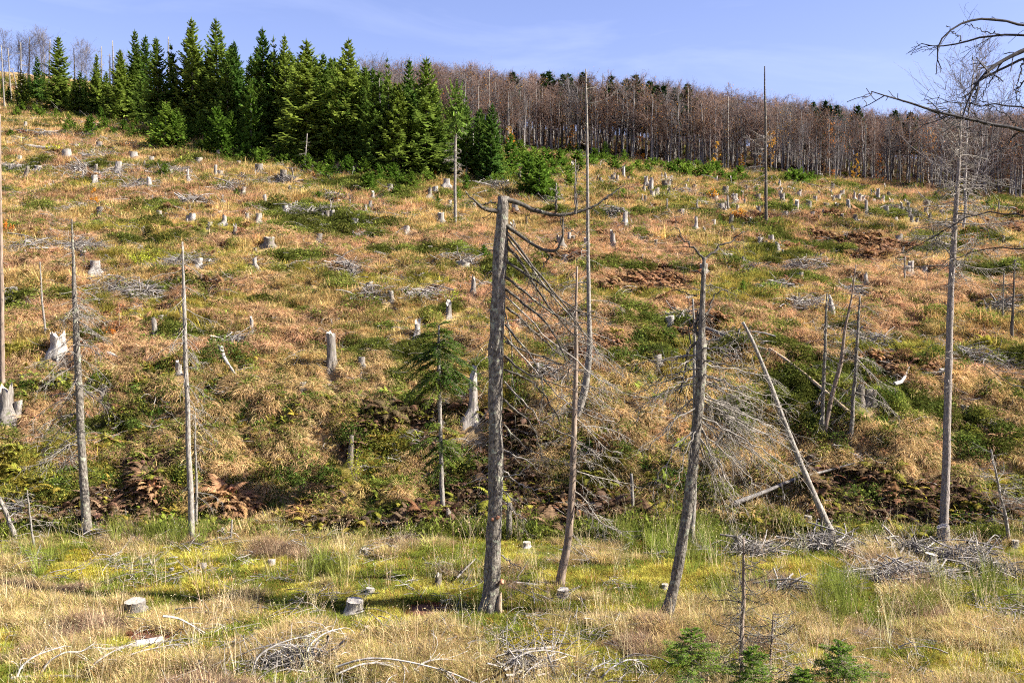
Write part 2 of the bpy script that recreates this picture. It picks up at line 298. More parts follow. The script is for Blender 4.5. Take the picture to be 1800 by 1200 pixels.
def cover(X, Y, jit=None):
    """index of what grows at a place"""
    Z = H(X, Y); px, py = project(X, Y, Z)
    S = np.zeros((NK, len(X)))
    mead = sstep(31.6, 30.4, Y + 1.2 * (fbm(X / 3, Y / 3, 77) - .5) * 2) if False else 1 - sstep(30.3, 31.8, Y + 2.0 * (fbm(X / 3, Y / 3, 77) - .5))
    slope = 1 - mead; bank = slope * (1 - sstep(37, 40, Y))
    up = slope - bank
    nz = [fbm(X / a, Y / b, 100 + 11 * k, 4) - .5 for k, (a, b) in enumerate([(5, 2.5), (4, 2.2), (3.5, 2), (3.8, 2.2), (6, 2.2), (2.5, 2), (4, 3), (2.2, 1.8), (2.4, 1.8), (1.8, 1.3), (1, 1)])]
    n2 = [fbm(X / .9, Y / .7, 400 + 7 * k, 3) - .5 for k in range(NK)]
    bias = [(.32, .13, -9), (.24, .06, -9), (-.0, -.02, -9), (.07, .04, -9), (.04, .07, -.05), (-.22, .05, -.25), (-.1, .27, -9), (-9, -.35, .33), (-9, -.4, .14), (-9, -9, -.05), (-9, -9, -.5)]
    for k in range(NK):
        bu, bb, bm = bias[k]
        S[k] = up * bu + bank * bb + mead * bm + (1.35 * nz[k] + .5 * n2[k]) * (1 if k != 10 else .2)
    wx = (fbm(X / 1.8, Y / 1.8, 300, 3) - .5) * 1.9; wy = (fbm(X / 1.8, Y / 1.8, 301, 3) - .5) * 1.9
    for i, (k, ex, ey, rx, ry, s) in enumerate(PATCH):
        m_ = mead if k >= 7 else slope
        d = ((px - ex) / rx + wx) ** 2 + ((py - ey) / ry + wy) ** 2
        S[k] += s * (.78 if k != 10 else 1) * m_ * np.exp(-d * .9)
    if jit is not None: S += jit.normal(0, .045, S.shape)
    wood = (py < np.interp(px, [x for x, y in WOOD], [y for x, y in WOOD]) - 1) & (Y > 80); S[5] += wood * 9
    return np.argmax(S, 0), px, py, Z
def sheet():
    nu, ny = 640, 760
    us = np.sign(np.linspace(-1, 1, nu)) * (np.abs(np.linspace(-1, 1, nu)) * .62 + np.maximum(0, np.abs(np.linspace(-1, 1, nu)) - .93) * 60)
    ys = np.exp(np.concatenate([np.linspace(math.log(1.5), math.log(17), 40, endpoint=False), np.linspace(math.log(17), math.log(230), ny - 70, endpoint=False), np.linspace(math.log(230), math.log(3000), 30)]))
    U, Yg = np.meshgrid(us, ys); X = (U * Yg).ravel(); Y = Yg.ravel(); Z = H(X, Y)
    i = np.arange(ny - 1)[:, None] * nu; j = np.arange(nu - 1)[None]
    Q = np.stack([i + j, i + j + 1, i + nu + j + 1, i + nu + j], -1).reshape(-1, 4)
    k, _, _, _ = cover(X, Y)
    litter = PAL[k] * .42 + np.array([.10, .068, .04]) * .5
    m, n, o = newmat('soil and litter'); N = n.nodes.new; l = n.links.new
    a = N('ShaderNodeAttribute'); a.attribute_name = 'litter'
    tc = N('ShaderNodeNewGeometry'); t1 = N('ShaderNodeTexNoise'); t1.inputs['Scale'].default_value = 9; t1.inputs['Detail'].default_value = 8; t1.inputs['Roughness'].default_value = .7; l(tc.outputs['Position'], t1.inputs['Vector'])
    mr = N('ShaderNodeMapRange'); mr.inputs[1].default_value = .3; mr.inputs[2].default_value = .7; mr.inputs[3].default_value = .5; mr.inputs[4].default_value = 1.5; l(t1.outputs[0], mr.inputs[0])
    hs = N('ShaderNodeHueSaturation'); l(a.outputs['Color'], hs.inputs['Color']); l(mr.outputs[0], hs.inputs['Value'])
    p = N('ShaderNodeBsdfPrincipled'); p.inputs['Roughness'].default_value = 1; p.inputs['Specular IOR Level'].default_value = .1; l(hs.outputs[0], p.inputs['Base Color'])
    b = N('ShaderNodeBump'); b.inputs['Distance'].default_value = .08; b.inputs['Strength'].default_value = .8; l(t1.outputs[0], b.inputs['Height']); l(b.outputs[0], p.inputs['Normal']); l(p.outputs[0], o.inputs[0])
    me = quads_mesh('ground', np.stack([X, Y, Z], 1), Q, m, True)
    at_ = me.color_attributes.new('litter', 'FLOAT_COLOR', 'POINT'); at_.data.foreach_set('color', np.c_[litter, np.ones(len(X))].astype(np.float32).ravel())
    tag(ob('ground', me), kind='structure')
sheet()

# ------------------------------------------------------------------ small plants, scattered as geometry-node instances
def ribbons(mb, rng, n, S, Ln, wid, az, tilt, curl, base, val=None, taper=.12):
    """n blades: each leaves its base at angle tilt from the vertical and curls over by curl"""
    t = np.linspace(0, 1, S + 1)[None]; a = tilt[:, None] + curl[:, None] * t ** 1.4
    ds = Ln[:, None] / S
    dr = np.sin(a) * ds; dz = np.cos(a) * ds
    r = np.concatenate([np.zeros((n, 1)), np.cumsum(dr[:, 1:], 1)], 1); z = np.concatenate([np.zeros((n, 1)), np.cumsum(dz[:, 1:], 1)], 1)
    C = base[:, None] + np.stack([r * np.cos(az)[:, None], r * np.sin(az)[:, None], z], -1)
    tw = rng.uniform(-.9, .9, n); wv = np.stack([-np.sin(az + tw), np.cos(az + tw), 0 * az], -1)[:, None]
    wd = (wid[:, None] * (1 - (1 - taper) * t ** 1.3))[..., None] * .5
    V = np.stack([C - wv * wd, C + wv * wd], 2)
    o = (np.arange(n) * (S + 1) * 2)[:, None]; i = (np.arange(S) * 2)[None]
    Q = np.stack([o + i, o + i + 1, o + i + 3, o + i + 2], -1)
    v = rng.random(n) if val is None else val
    mb.add(V, Q, np.repeat(v, (S + 1) * 2))
    return C
def proto_tuft(seed, n=34, h=.4, wid=.012, spread=.10, tilt=.35, curl=.9, S=3):
    r = np.random.default_rng(seed); mb = MB(); az = r.uniform(0, 2 * pi, n); rr = spread * np.sqrt(r.random(n)); a2 = az + r.normal(0, .5, n)
    base = np.stack([rr * np.cos(a2), rr * np.sin(a2), np.full(n, -.04)], 1)
    ribbons(mb, r, n, S, h * r.uniform(.5, 1.1, n), wid * r.uniform(.6, 1.4, n), az, np.abs(r.normal(0, tilt, n)), curl * r.uniform(.3, 1.5, n), base); return mb
def proto_droop(seed, n=70, h=.55):
    r = np.random.default_rng(seed); mb = MB(); az = r.normal(-pi / 2, 1.15, n); rr = .13 * np.sqrt(r.random(n))
    base = np.stack([rr * np.cos(az * 3), rr * np.sin(az * 3), np.full(n, -.03)], 1)
    ribbons(mb, r, n, 4, h * r.uniform(.6, 1.15, n), .017 * r.uniform(.6, 1.4, n), az, r.uniform(.1, .7, n), r.uniform(1.5, 2.6, n), base); return mb
def leaves_at(mb, r, P, size, up=.5, asp=1.6, nrm=None):
    n = len(P); nn = r.normal(0, 1, (n, 3)) if nrm is None else nrm + r.normal(0, .6, (n, 3)); nn[:, 2] = np.abs(nn[:, 2]) + up; nn = unit(nn)
    a = unit(np.cross(nn, r.normal(0, 1, (n, 3)))); b = np.cross(nn, a); s = (size * r.uniform(.6, 1.3, n))[:, None]
    V = np.stack([P - a * s * asp * .5, P + b * s * .35, P + a * s * asp * .5, P - b * s * .35], 1)
    mb.add(V, np.arange(n * 4).reshape(-1, 4), np.repeat(r.random(n), 4))
def proto_heath(seed, n=150, R_=.32, h=.24, size=.045):
    r = np.random.default_rng(seed); mb = MB(); d = unit(r.normal(0, 1, (n, 3))); d[:, 2] = np.abs(d[:, 2])
    P = d * (r.uniform(.55, 1, n) ** .5)[:, None] * np.array([R_, R_, h]); leaves_at(mb, r, P, size); 
    m = 14; az = r.uniform(0, 6.28, m); ribbons(mb, r, m, 2, h * 1.15 * r.uniform(.7, 1.2, m), np.full(m, .008), az, r.uniform(.1, .7, m), r.uniform(0, .4, m), np.c_[r.normal(0, .1, (m, 2)), np.zeros(m)]); return mb
def proto_fern(seed, n=7, L_=.55, wid=.2, curl=1.2):
    r = np.random.default_rng(seed); mb = MB(); az = np.arange(n) * 6.283 / n + r.normal(0, .3, n); S = 9
    Ln = L_ * r.uniform(.7, 1.15, n)
    C = ribbons(mb, r, n, S, Ln, np.full(n, .012), az, r.uniform(.3, .8, n), curl * r.uniform(.7, 1.3, n), np.zeros((n, 3)))
    for i in range(n):
        T = unit(np.gradient(C[i], axis=0)); side = np.array([-sin(az[i]), cos(az[i]), 0])
        for k in range(1, S + 1):
            w_ = wid * L_ * sin(pi * min(1, (k / S) ** .8 * .9 + .12)) * r.uniform(.8, 1.2)
            for sg in (-1, 1):
                for q in (0, .5):
                    c = C[i, k] - T[k] * q * Ln[i] / S; tip = c + sg * side * w_ + T[k] * w_ * .4 + np.array([0, 0, -.25 * w_]); b = T[k] * Ln[i] / S * .36
                    mb.add([c - b, tip - b * .2, tip + b * .2, c + b], [[0, 1, 2, 3]], r.random() * .6 + .2)
    return mb
def proto_sticks(seed, n=7, L_=.8, rad=.008):
    r = np.random.default_rng(seed); mb = MB(); az = r.uniform(0, 6.28, n); d = np.stack([np.cos(az), np.sin(az), r.uniform(-.05, .35, n)], 1)
    base = np.c_[r.normal(0, .18, (n, 2)), r.uniform(.02, .15, n)]; ln = L_ * r.uniform(.4, 1.2, n)
    P = curves(r, base - d * ln[:, None] * .5, d, ln, 5, (0, 0, -.2), .15); tubes(mb, P, rad * np.linspace(1.3, .4, 5)[None] * r.uniform(.6, 1.5, (n, 1)), 3, r.random(n)); return mb
def rushes(seed): return proto_tuft(seed, 55, .75, .009, .10, .22, .35, 3)
def stalk(seed):
    r = np.random.default_rng(seed); mb = MB(); n = 9; az = r.uniform(0, 6.28, n)
    C = ribbons(mb, r, n, 4, .75 * r.uniform(.7, 1.2, n), np.full(n, .006), az, r.uniform(0, .3, n), r.uniform(.1, .7, n), np.c_[r.normal(0, .09, (n, 2)), np.zeros(n)])
    P = np.concatenate([C[:, -1] * (1 - q) + C[:, -2] * q + r.normal(0, .012, (n, 3)) for q in (0, .15, .3, .45, .6)]); leaves_at(mb, r, P, .010, 0, 3.5); return mb
KEEP = []
def scatter(name, protos, P, yaw, tiltx, scl, idx, col, label, cat, mat=None):
    c = bpy.data.collections.new('proto_' + name)
    for i, mb in enumerate(protos):
        o = bpy.data.objects.new('%s_proto_%02d' % (name, i), mb.mesh('%s_proto_%02d' % (name, i), mat or M['inst'])); c.objects.link(o)
    me = bpy.data.meshes.new(name); n = len(P); me.vertices.add(n); me.vertices.foreach_set('co', P.astype(np.float32).ravel())
    def A(nm, ty, arr, f): a = me.attributes.new(nm, ty, 'POINT'); a.data.foreach_set(f, np.ascontiguousarray(arr).ravel())
    A('rot', 'FLOAT_VECTOR', np.stack([tiltx[0], tiltx[1], yaw], 1).astype(np.float32), 'vector'); A('scl', 'FLOAT_VECTOR', scl.astype(np.float32), 'vector')
    A('idx', 'INT', idx.astype(np.int32), 'value'); A('col', 'FLOAT_COLOR', np.c_[col, np.ones(n)].astype(np.float32), 'color')
    o = ob(name, me); g = bpy.data.node_groups.new('scatter_' + name, 'GeometryNodeTree')
    g.interface.new_socket('Geometry', in_out='INPUT', socket_type='NodeSocketGeometry'); g.interface.new_socket('Geometry', in_out='OUTPUT', socket_type='NodeSocketGeometry')
    N = g.nodes.new; l = g.links.new; gi = N('NodeGroupInput'); go = N('NodeGroupOutput'); ip = N('GeometryNodeInstanceOnPoints'); ci = N('GeometryNodeCollectionInfo')
    ci.inputs[0].default_value = c; ci.inputs['Separate Children'].default_value = True; ci.inputs['Reset Children'].default_value = True
    def NA(nm, ty): a = N('GeometryNodeInputNamedAttribute'); a.data_type = ty; a.inputs[0].default_value = nm; return a.outputs[0]
    er = N('FunctionNodeEulerToRotation'); l(NA('rot', 'FLOAT_VECTOR'), er.inputs[0])
    l(gi.outputs[0], ip.inputs['Points']); l(ci.outputs[0], ip.inputs['Instance']); ip.inputs['Pick Instance'].default_value = True
    l(NA('idx', 'INT'), ip.inputs['Instance Index']); l(er.outputs[0], ip.inputs['Rotation']); l(NA('scl', 'FLOAT_VECTOR'), ip.inputs['Scale']); l(ip.outputs[0], go.inputs[0])
    md = o.modifiers.new('scatter', 'NODES'); md.node_group = g; tag(o, label, cat, kind='stuff')
    return o
def sample(n, y0, y1, seed):
    r = np.random.default_rng(seed); Y = np.exp(r.uniform(math.log(y0), math.log(y1), n)); X = r.uniform(-.58, .62, n) * Y; return X, Y, r
def put(name, protos, X, Y, Z, r, size, col, label, cat, tilt=.12, down=False, mat=None, lift=0, colvar=.16):
    n = len(X); yaw = r.uniform(0, 6.283, n) if not down else r.normal(0, .7, n)
    jit = 1 + r.normal(0, colvar, (n, 1)) + r.normal(0, colvar * .35, (n, 3))
    s = size * np.clip(r.normal(1, .25, n), .45, 1.8)
    scatter(name, protos, np.stack([X, Y, Z + lift], 1), yaw, (r.normal(0, tilt, n), r.normal(0, tilt, n)), np.stack([s, s, s * r.uniform(.8, 1.25, n)], 1), r.integers(0, len(protos), n), np.clip(col * jit, .01, .85), label, cat, mat)
# ------------------------------------------------------------------ labels that single things out
LAND = [(872, 800, 'the thick snag'), (332, 700, 'the slim grey snag'), (142, 720, 'the mottled snag'), (1210, 800, 'the twiggy snag'), (1664, 700, 'the tall pole tree'), (1410, 800, 'the leaning pole'),
        (775, 640, 'the thin live fir'), (1480, 640, 'the trio of thin snags'), (1346, 300, 'the lone black pole'), (1033, 330, 'the tallest thin pole'), (800, 300, 'the green tufted pole'), (165, 345, 'the orange sapling'), (215, 570, 'the rusty little beech'),
        (290, 235, 'the young spruce clump'), (385, 250, 'the twin young spruces'), (1480, 425, 'the rust bracken hollow'), (940, 320, 'the dark spruce bushes'), (1190, 300, 'the right spruce thicket'), (1400, 320, 'the wide flat bush'),
        (600, 400, 'the green bilberry patch'), (740, 525, 'the round brushwood heap'), (60, 440, 'the left brushwood mat'), (582, 620, 'the tall grey stump'), (830, 700, 'the big buttressed stump'), (105, 600, 'the pale broken stump block'), (15, 690, 'the hollow cut stump'),
        (1570, 1010, 'the big brushwood heap'), (1660, 940, 'the round cut stump'), (620, 1060, 'the flat meadow stump'), (1710, 635, 'the right brushwood mat'), (600, 200, 'the tall spruce stand'), (70, 262, 'the long pale log'),
        (1780, 530, 'the right edge sapling'), (745, 1075, 'the red earth patch'), (1455, 962, 'the leaning pole brushwood'), (1240, 1150, 'the near young spruce')]
USED = {}
def where(px, py, n=1, skip=None, prep=True):
    d = sorted([(math.hypot(px - x, (py - y) * 1.6), x, y, t) for x, y, t in LAND if math.hypot(px - x, (py - y) * 1.6) > 14])
    res = []
    for (_, x, y, t) in d[:n]:
        dx, dy = px - x, (py - y) * 1.6
        if abs(dx) > 1.6 * abs(dy): a = 'right of' if dx > 0 else 'left of'
        elif abs(dy) > 1.6 * abs(dx): a = 'uphill from' if dy < 0 else 'downhill from'
        else: a = ('up' if dy < 0 else 'down') + ' and ' + ('right' if dx > 0 else 'left') + ' from'
        far = '' if d[0][0] > 60 else 'just '
        res.append((far if len(res) == 0 else '') + a + ' ' + t)
    return res
def uniq(desc, px, py):
    """a label nobody else has, or the shared one when nothing is left to say"""
    w_ = where(px, py, 6)
    for i in range(6):
        s = desc + ' ' + w_[i]
        if s not in USED and len(s.replace('-', ' ').split()) <= 16: USED[s] = 1; return s
    for i in range(6):
        for e in ('beside low grass', 'among twigs'):
            pass
    for side in ('nearer the camera', 'farther uphill'):
        s = desc + ', ' + side + ', ' + w_[0]
        if s not in USED and len(s.replace('-', ' ').split()) <= 16: USED[s] = 1; return s
    return desc + ' ' + w_[0]

# ------------------------------------------------------------------ conifers
def conifer(seed, h=1.0, R_=.2, whorls=26, per=8, low=.06, ragged=.15, steps=9, fine=1.0, droop=.25, power=.85, gap=0.0):
    """crown of a spruce: tiers of branches, each a spray of hanging twigs.  unit height"""
    r = np.random.default_rng(seed); mb = MB(); tw = MB()
    for wv in range(whorls):
        z = low + (1 - low) * (wv / whorls) ** .93; rel = (z - low) / (1 - low)
        if r.random() < gap: continue
        n = max(4, int(per * (1 - rel * .35)))
        for b in range(n):
            Lb = R_ * ((1 - rel) ** power) * r.uniform(1 - ragged * 2.2, 1 + ragged) + .012
            az = b * 6.283 / n + r.normal(0, .3) + wv * 1.1
            el = (.75 * rel ** 1.5 - .12 - droop * (1 - rel)) + r.normal(0, .08)
            t = np.linspace(0, 1, steps + 1)
            rad = Lb * t * cos(el * .5); zz = z + r.normal(0, .006) + Lb * (np.sin(el) * t - droop * .9 * t * (1 - t) * 1.2 + .28 * t ** 3)
            ca, sa = cos(az), sin(az); side = np.array([-sa, ca, 0]); ax = np.stack([rad * ca, rad * sa, zz], 1)
            T = unit(np.gradient(ax, axis=0))
            tw_w = .0075 * fine
            k = np.arange(1, steps + 1); c = ax[k]; l_ = Lb * .42 * (1.05 - (k / steps) ** 1.5 * .75) * r.uniform(.7, 1.25, steps)
            for sg in (-1, 1):
                ang = r.uniform(.75, 1.15, steps)[:, None]
                d = T[k] * np.cos(ang) + sg * side * np.sin(ang); d[:, 2] -= r.uniform(.15, .55, steps) * (1 - rel * .8); d = unit(d)
                tip = c + d * l_[:, None]; wv_ = unit(np.cross(d, r.normal(0, .5, (steps, 3)) + np.array([0, 0, 1]))) * tw_w * r.uniform(.7, 1.5, (steps, 1))
                mid = c * .45 + tip * .55 + wv_ * 0
                V = np.stack([c - wv_ * .5, mid - wv_ * 1.1, mid + wv_ * 1.1, c + wv_ * .5, mid - wv_ * 1.1, tip - wv_ * .2, tip + wv_ * .2, mid + wv_ * 1.1], 1)
                mb.add(V, np.arange(steps * 8).reshape(-1, 4), np.repeat(r.random(steps), 8))
            wv_ = side * tw_w * .9
            for k in range(steps):
                mb.add([ax[k] - wv_, ax[k + 1] - wv_ * .7, ax[k + 1] + wv_ * .7, ax[k] + wv_], [[0, 1, 2, 3]], r.random())
    zt = 1.0
    for q in range(5):
        a = q * 1.256; mb.add([[0, 0, .97], [.006 * cos(a), .006 * sin(a), .985], [0, 0, 1.03], [-.004 * cos(a), -.004 * sin(a), .985]], [[0, 1, 2, 3]], .7)
    return mb
def trunk_mb(h=1.0, r0=.014, seed=0, sides=6, lean=0):
    mb = MB(); z = np.linspace(-.03, h, 8); tube(mb, np.stack([0 * z, 0 * z, z], 1), r0 * (1.02 - z / h) + .001, sides, .2, seed); return mb
def conifer_proto(seed, mat, low=.06, R_=.2, **k):
    c = conifer(seed, R_=R_, low=low, **k).mesh('crown', M[mat]); t = trunk_mb(1.0, .013, seed).mesh('trunk', M['bark_grey']); return c, t
SPR = [conifer_proto(200 + i, 'spruce', low=.05 + .03 * (i % 3), R_=(.19, .23, .16, .21, .18)[i % 5], whorls=30 + 2 * i, ragged=.18 + .06 * (i % 3), gap=.04 * (i % 3)) for i in range(6)]
SPR_LEAN = [conifer_proto(220 + i, 'spruce', low=.22, R_=.14, whorls=26, per=7, ragged=.25, gap=.15) for i in range(3)]
SPR_DARK = [conifer_proto(210 + i, 'spruce_dark', low=.45, R_=.15, whorls=18, per=6, steps=5, fine=2.2, ragged=.2) for i in range(3)]
YNG = [conifer_proto(230 + i, 'spruce_young', low=.03, R_=(.34, .42, .30)[i % 3], whorls=15, per=8, steps=7, fine=2.4, ragged=.2, droop=.1, power=.75) for i in range(5)]
SHR = [conifer_proto(240 + i, 'spruce_young', low=.02, R_=.75, whorls=9, per=9, steps=7, fine=5.0, ragged=.3, droop=.05, power=.5) for i in range(4)]
def place_conifer(name, proto, px, py, top, label, cat, group, rng, wide=1.0, Y=None, trunk=True):
    p = hit(px, py) if Y is None else np.array([*at(px, py, Y)[:2], 0.])
    if Y is not None: p[2] = float(H(p[0], p[1]))
    bpx, bpy_ = project(*p); h = (bpy_ - top) * p[1] / F
    if h < .15: return None
    o = empty(name, p - np.array([0, 0, .05])); o.rotation_euler = (rng.normal(0, .02), rng.normal(0, .02), rng.uniform(0, 6.28))
    s = h; wide *= {'spruce_tree': 1.3, 'young_spruce': 1.25, 'spruce_bush': 1.55}.get(name, 1.0); o.scale = (s * wide, s * wide, s)
    ob('crown', proto[0], o)
    if trunk: ob('trunk', proto[1], o)
    tag(o, label, cat, group); return o
rf = np.random.default_rng(31)
# the skyline spruces, one by one
TALL = [(105, 196, 68, 1.15, 'broad spruce with a forked crown standing above the left end of the stand'), (65, 190, 100, 1., 'thin topped spruce near the left edge of the stand'), (240, 215, 58, .9, 'blue green spruce whose spire rises left of the stand, beside a twin'), (252, 216, 66, .9, 'slim spruce leaning on the blue green spire at the left'),
        (280, 232, 70, .95, 'dark spruce between the blue green spires and the highest tree'), (308, 236, 82, .8, 'short pointed dark spruce just left of the highest spruce'), (340, 240, 37, .95, 'highest spruce of the stand, its spire left of the gap'), (383, 246, 39, .85, 'second highest spruce, narrow notched spire right of the highest one'),
        (364, 244, 90, 1.1, 'bushy spruce between the two highest spires'), (414, 250, 78, .9, 'pointed spruce just right of the two highest spires'), (465, 258, 55, .85, 'tall dark spire in the middle of the spruce stand'), (486, 262, 70, .75, 'narrow grey topped spruce beside the middle spire'), (504, 266, 66, .7, 'slim spruce with a slender tip, right of the middle spire'),
        (541, 284, 78, 1.15, 'large light green spruce with its pale trunk showing, front of the stand'), (572, 282, 98, .9, 'rounded spruce between the light green spruce and the tall right spire'), (610, 292, 72, .9, 'tallest spruce in the right half of the stand'), (640, 290, 128, .9, 'lower spruce right of the tallest one in the right half'),
        (688, 300, 106, .6, 'very slim spruce top left of the twin tops'), (717, 304, 108, .8, 'dark topped spruce, left one of the twin tops'), (748, 312, 106, .95, 'broken flat topped spruce, right one of the twin tops'), (440, 256, 100, .9, 'medium spruce in the centre, left of the middle spire'), (212, 214, 90, 1., 'blue tinged bushy spruce left of the blue green spires'),
        (765, 312, 150, .9, 'spruce at the right shoulder of the stand'), (820, 318, 170, .85, 'thin spruce at the right end of the stand'), (862, 318, 185, 1.05, 'dense last spruce at the right end of the stand'), (842, 316, 210, .9, 'open crowned spruce beside the dense last one'), (170, 205, 98, .9, 'small ridge spruce above the left part of the stand'), (700, 304, 150, 1.2, 'wide light green spruce front of the twin tops'), (660, 300, 150, 1.1, 'dark wide spruce at the shaded front of the stand')]
for i, (px, py, top, wd, lab) in enumerate(TALL):
    place_conifer('spruce_tree', (SPR_LEAN if px in (65, 688, 820, 842, 486) else SPR)[i % (3 if px in (65, 688, 820, 842, 486) else 6)], px, py, top, lab, 'spruce', 'spruces of the stand on the hillside', rf, wd)
def lerp(x, P): return float(np.interp(x, [a for a, b in P], [b for a, b in P]))
FRONT = [(0, 192), (100, 205), (200, 222), (300, 240), (400, 258), (500, 280), (560, 292), (650, 300), (760, 318), (880, 322)]
SKYL = [(0, 112), (130, 118), (200, 105), (260, 92), (330, 75), (400, 80), (500, 92), (620, 108), (700, 135), (760, 150), (880, 205)]
DEP = [(0, 28), (200, 30), (400, 26), (700, 22), (800, 12), (880, 6)]
n_ = 0
for i in range(150):
    px = rf.uniform(-30, 885) if i < 120 else rf.uniform(-20, 215); fr = rf.random() ** 1.2
    p0 = hit(px, lerp(px, FRONT)); Y = p0[1] + 1.5 + fr * lerp(px, DEP)
    top = lerp(px, SKYL) + rf.uniform(0, 55) * (1.15 - fr) + (rf.uniform(0, 25) if px < 200 else 0); Y = min(Y, p0[1] + 12) if px < 200 else Y
    zone = 'left end' if px < 200 else 'middle' if px < 480 else 'right part' if px < 700 else 'right end'
    dep = 'front row' if fr < .3 else 'back rows'
    pr = SPR_LEAN[i % 3] if (px < 200 and i % 3) or i % 9 == 0 else SPR[i % 6]
    place_conifer('spruce_tree', pr, px, 0, top, 'dark green spruce in the %s of the stand, %s' % (dep, zone), 'spruce', 'spruces of the stand, %s, %s' % (zone, dep), rf, rf.uniform(.85, 1.25), Y=Y)
# young spruces at the foot of the stand and on the slope: px, base, top, width
YL = [(98, 213, 190, 1.2), (122, 222, 200, 1), (155, 228, 204, 1.1), (160, 240, 200, 1), (183, 232, 205, 1.5), (218, 236, 210, 1.5), (178, 214, 188, 1), (60, 200, 180, 1.5), (40, 196, 175, 1.3), (30, 205, 186, 1.3), (240, 226, 205, 1.2), (292, 262, 180, .95), (275, 256, 205, 1.1), (312, 262, 190, .9), (330, 250, 215, 1.1), (253, 246, 222, 1.2),
      (385, 268, 188, .9), (405, 262, 195, .9), (352, 252, 192, .8), (370, 276, 235, 1.4), (398, 280, 240, 1.2), (445, 272, 215, .7), (442, 275, 140, .55), (425, 268, 240, 1.1), (465, 276, 240, 1.2), (490, 284, 250, 1.0), (520, 290, 262, 1.1), (580, 302, 262, 1.2), (613, 308, 270, 1.3), (640, 312, 275, 1.1), (155, 240, 214, 1.2), (232, 240, 214, 1), (115, 236, 214, 1.3),
      (665, 322, 285, 1.4), (690, 322, 285, 1.5), (648, 340, 300, 1.5), (722, 335, 300, 1.3), (750, 318, 268, 1.1), (820, 338, 302, .9), (805, 358, 325, .8), (930, 345, 270, .95), (948, 350, 272, .95), (960, 335, 300, 1.1), (965, 358, 325, 1.), (975, 352, 318, .9), (897, 305, 235, 1.0), (918, 295, 245, 1), (1064, 285, 248, 1.1), (1015, 275, 250, 1), (1098, 290, 262, .9),
      (1000, 272, 252, 1.2), (1136, 302, 280, 1.2), (1210, 312, 280, 1.4), (1242, 308, 285, 1.1), (1260, 312, 283, 1.1), (1290, 318, 300, 1.4), (1305, 322, 304, 1.1), (1330, 345, 325, .9), (1352, 350, 332, 1), (1430, 320, 305, 1.3), (1370, 308, 295, 1.4), (1480, 335, 325, 1.4), (1512, 340, 326, 1.5), (1535, 344, 330, 1), (1390, 368, 345, .8), (1590, 358, 338, 1.3), (1645, 352, 335, 1.3), (1360, 345, 330, 1.2),
      (1600, 366, 350, 1), (1447, 330, 322, 1.6), (1265, 395, 375, 1), (540, 300, 268, 1.1), (280, 300, 278, 1.3), (265, 295, 285, 1.6), (290, 310, 285, 1.2), (322, 330, 315, 1.3), (415, 350, 330, 1), (355, 368, 355, 1.4), (385, 312, 308, 1.3), (1500, 415, 405, 1.4), (1412, 535, 520, 1.2), (1306, 520, 490, .8), (1118, 672, 636, .7), (712, 525, 505, .8), (850, 452, 428, 1.2), (860, 460, 440, 1), (1090, 485, 470, 1.2), (1100, 500, 488, 1.4),
      (248, 590, 572, 1.4), (375, 585, 570, 1.4), (560, 352, 335, 1.5), (700, 345, 322, 1.4), (770, 362, 342, 1.2), (1020, 345, 325, 1.1), (1095, 350, 330, 1.1), (1340, 300, 290, 1.4), (95, 860, 838, 1.5), (1768, 345, 336, 1.3), (1720, 350, 340, 1.4)]
for i, (px, py, top, wd) in enumerate(YL):
    sz = py - top; d = 'small bushy' if sz < 22 else 'knee-high dense' if sz < 35 else 'young pointed'
    place_conifer('young_spruce', YNG[i % 5], px, py, top, uniq('bright green %s spruce' % d.replace('knee-high dense', 'dense low').replace('bushy', 'bushy'), px, py), 'young spruce', 'young spruces on the cleared slope', rf, wd, trunk=sz > 20)
# low flat spruce bushes
SL = [(1180, 308, 285, 1.0), (1165, 300, 284, 1.1), (1225, 315, 295, 1.), (1400, 325, 298, 1.0), (1385, 322, 302, .9), (1412, 326, 306, 1), (960, 290, 262, .9), (985, 292, 265, .9), (940, 282, 258, .8), (1040, 295, 272, .9), (1015, 288, 265, 1), (690, 315, 290, 1), (650, 330, 305, .9), (610, 300, 278, 1), (705, 330, 312, 1), (1080, 300, 275, .9), (1120, 304, 282, 1), (1270, 318, 300, .9), (1140, 306, 290, 1), (1060, 290, 270, 1),
      (130, 232, 215, .9), (200, 238, 225, 1), (70, 208, 190, 1), (240, 244, 228, .9), (355, 270, 245, 1), (430, 282, 255, .9), (460, 290, 262, .9), (560, 306, 285, 1), (750, 322, 300, 1), (990, 300, 282, 1), (1000, 330, 305, .8), (950, 330, 295, .8), (500, 292, 270, 1), (525, 298, 278, 1), (1735, 370, 352, 1), (1745, 376, 362, 1), (20, 240, 228, 1), (1385, 350, 340, 1), (1310, 318, 305, .8), (870, 325, 305, .8), (900, 318, 292, .9), (580, 312, 292, 1), (1020, 300, 284, 1), (1105, 310, 292, .8), (1195, 306, 280, 1), (1207, 314, 288, 1), (1240, 316, 292, 1), (1255, 306, 284, 1), (1285, 322, 302, 1), (1225, 300, 282, .9), (1150, 298, 278, .9), (930, 300, 268, .9), (950, 312, 280, .9), (972, 310, 280, .9), (945, 342, 310, .9), (968, 348, 318, .8), (1000, 312, 290, .9), (1045, 282, 262, .9), (1300, 312, 292, .9), (1425, 322, 302, .8), (1340, 318, 303, .8)]
for i, (px, py, top, wd) in enumerate(SL):
    place_conifer('spruce_bush', SHR[i % 4], px, py, top, uniq('low spreading dark green spruce bush', px, py), 'bush', 'low spruce bushes below the trees', rf, wd * .85, trunk=False)
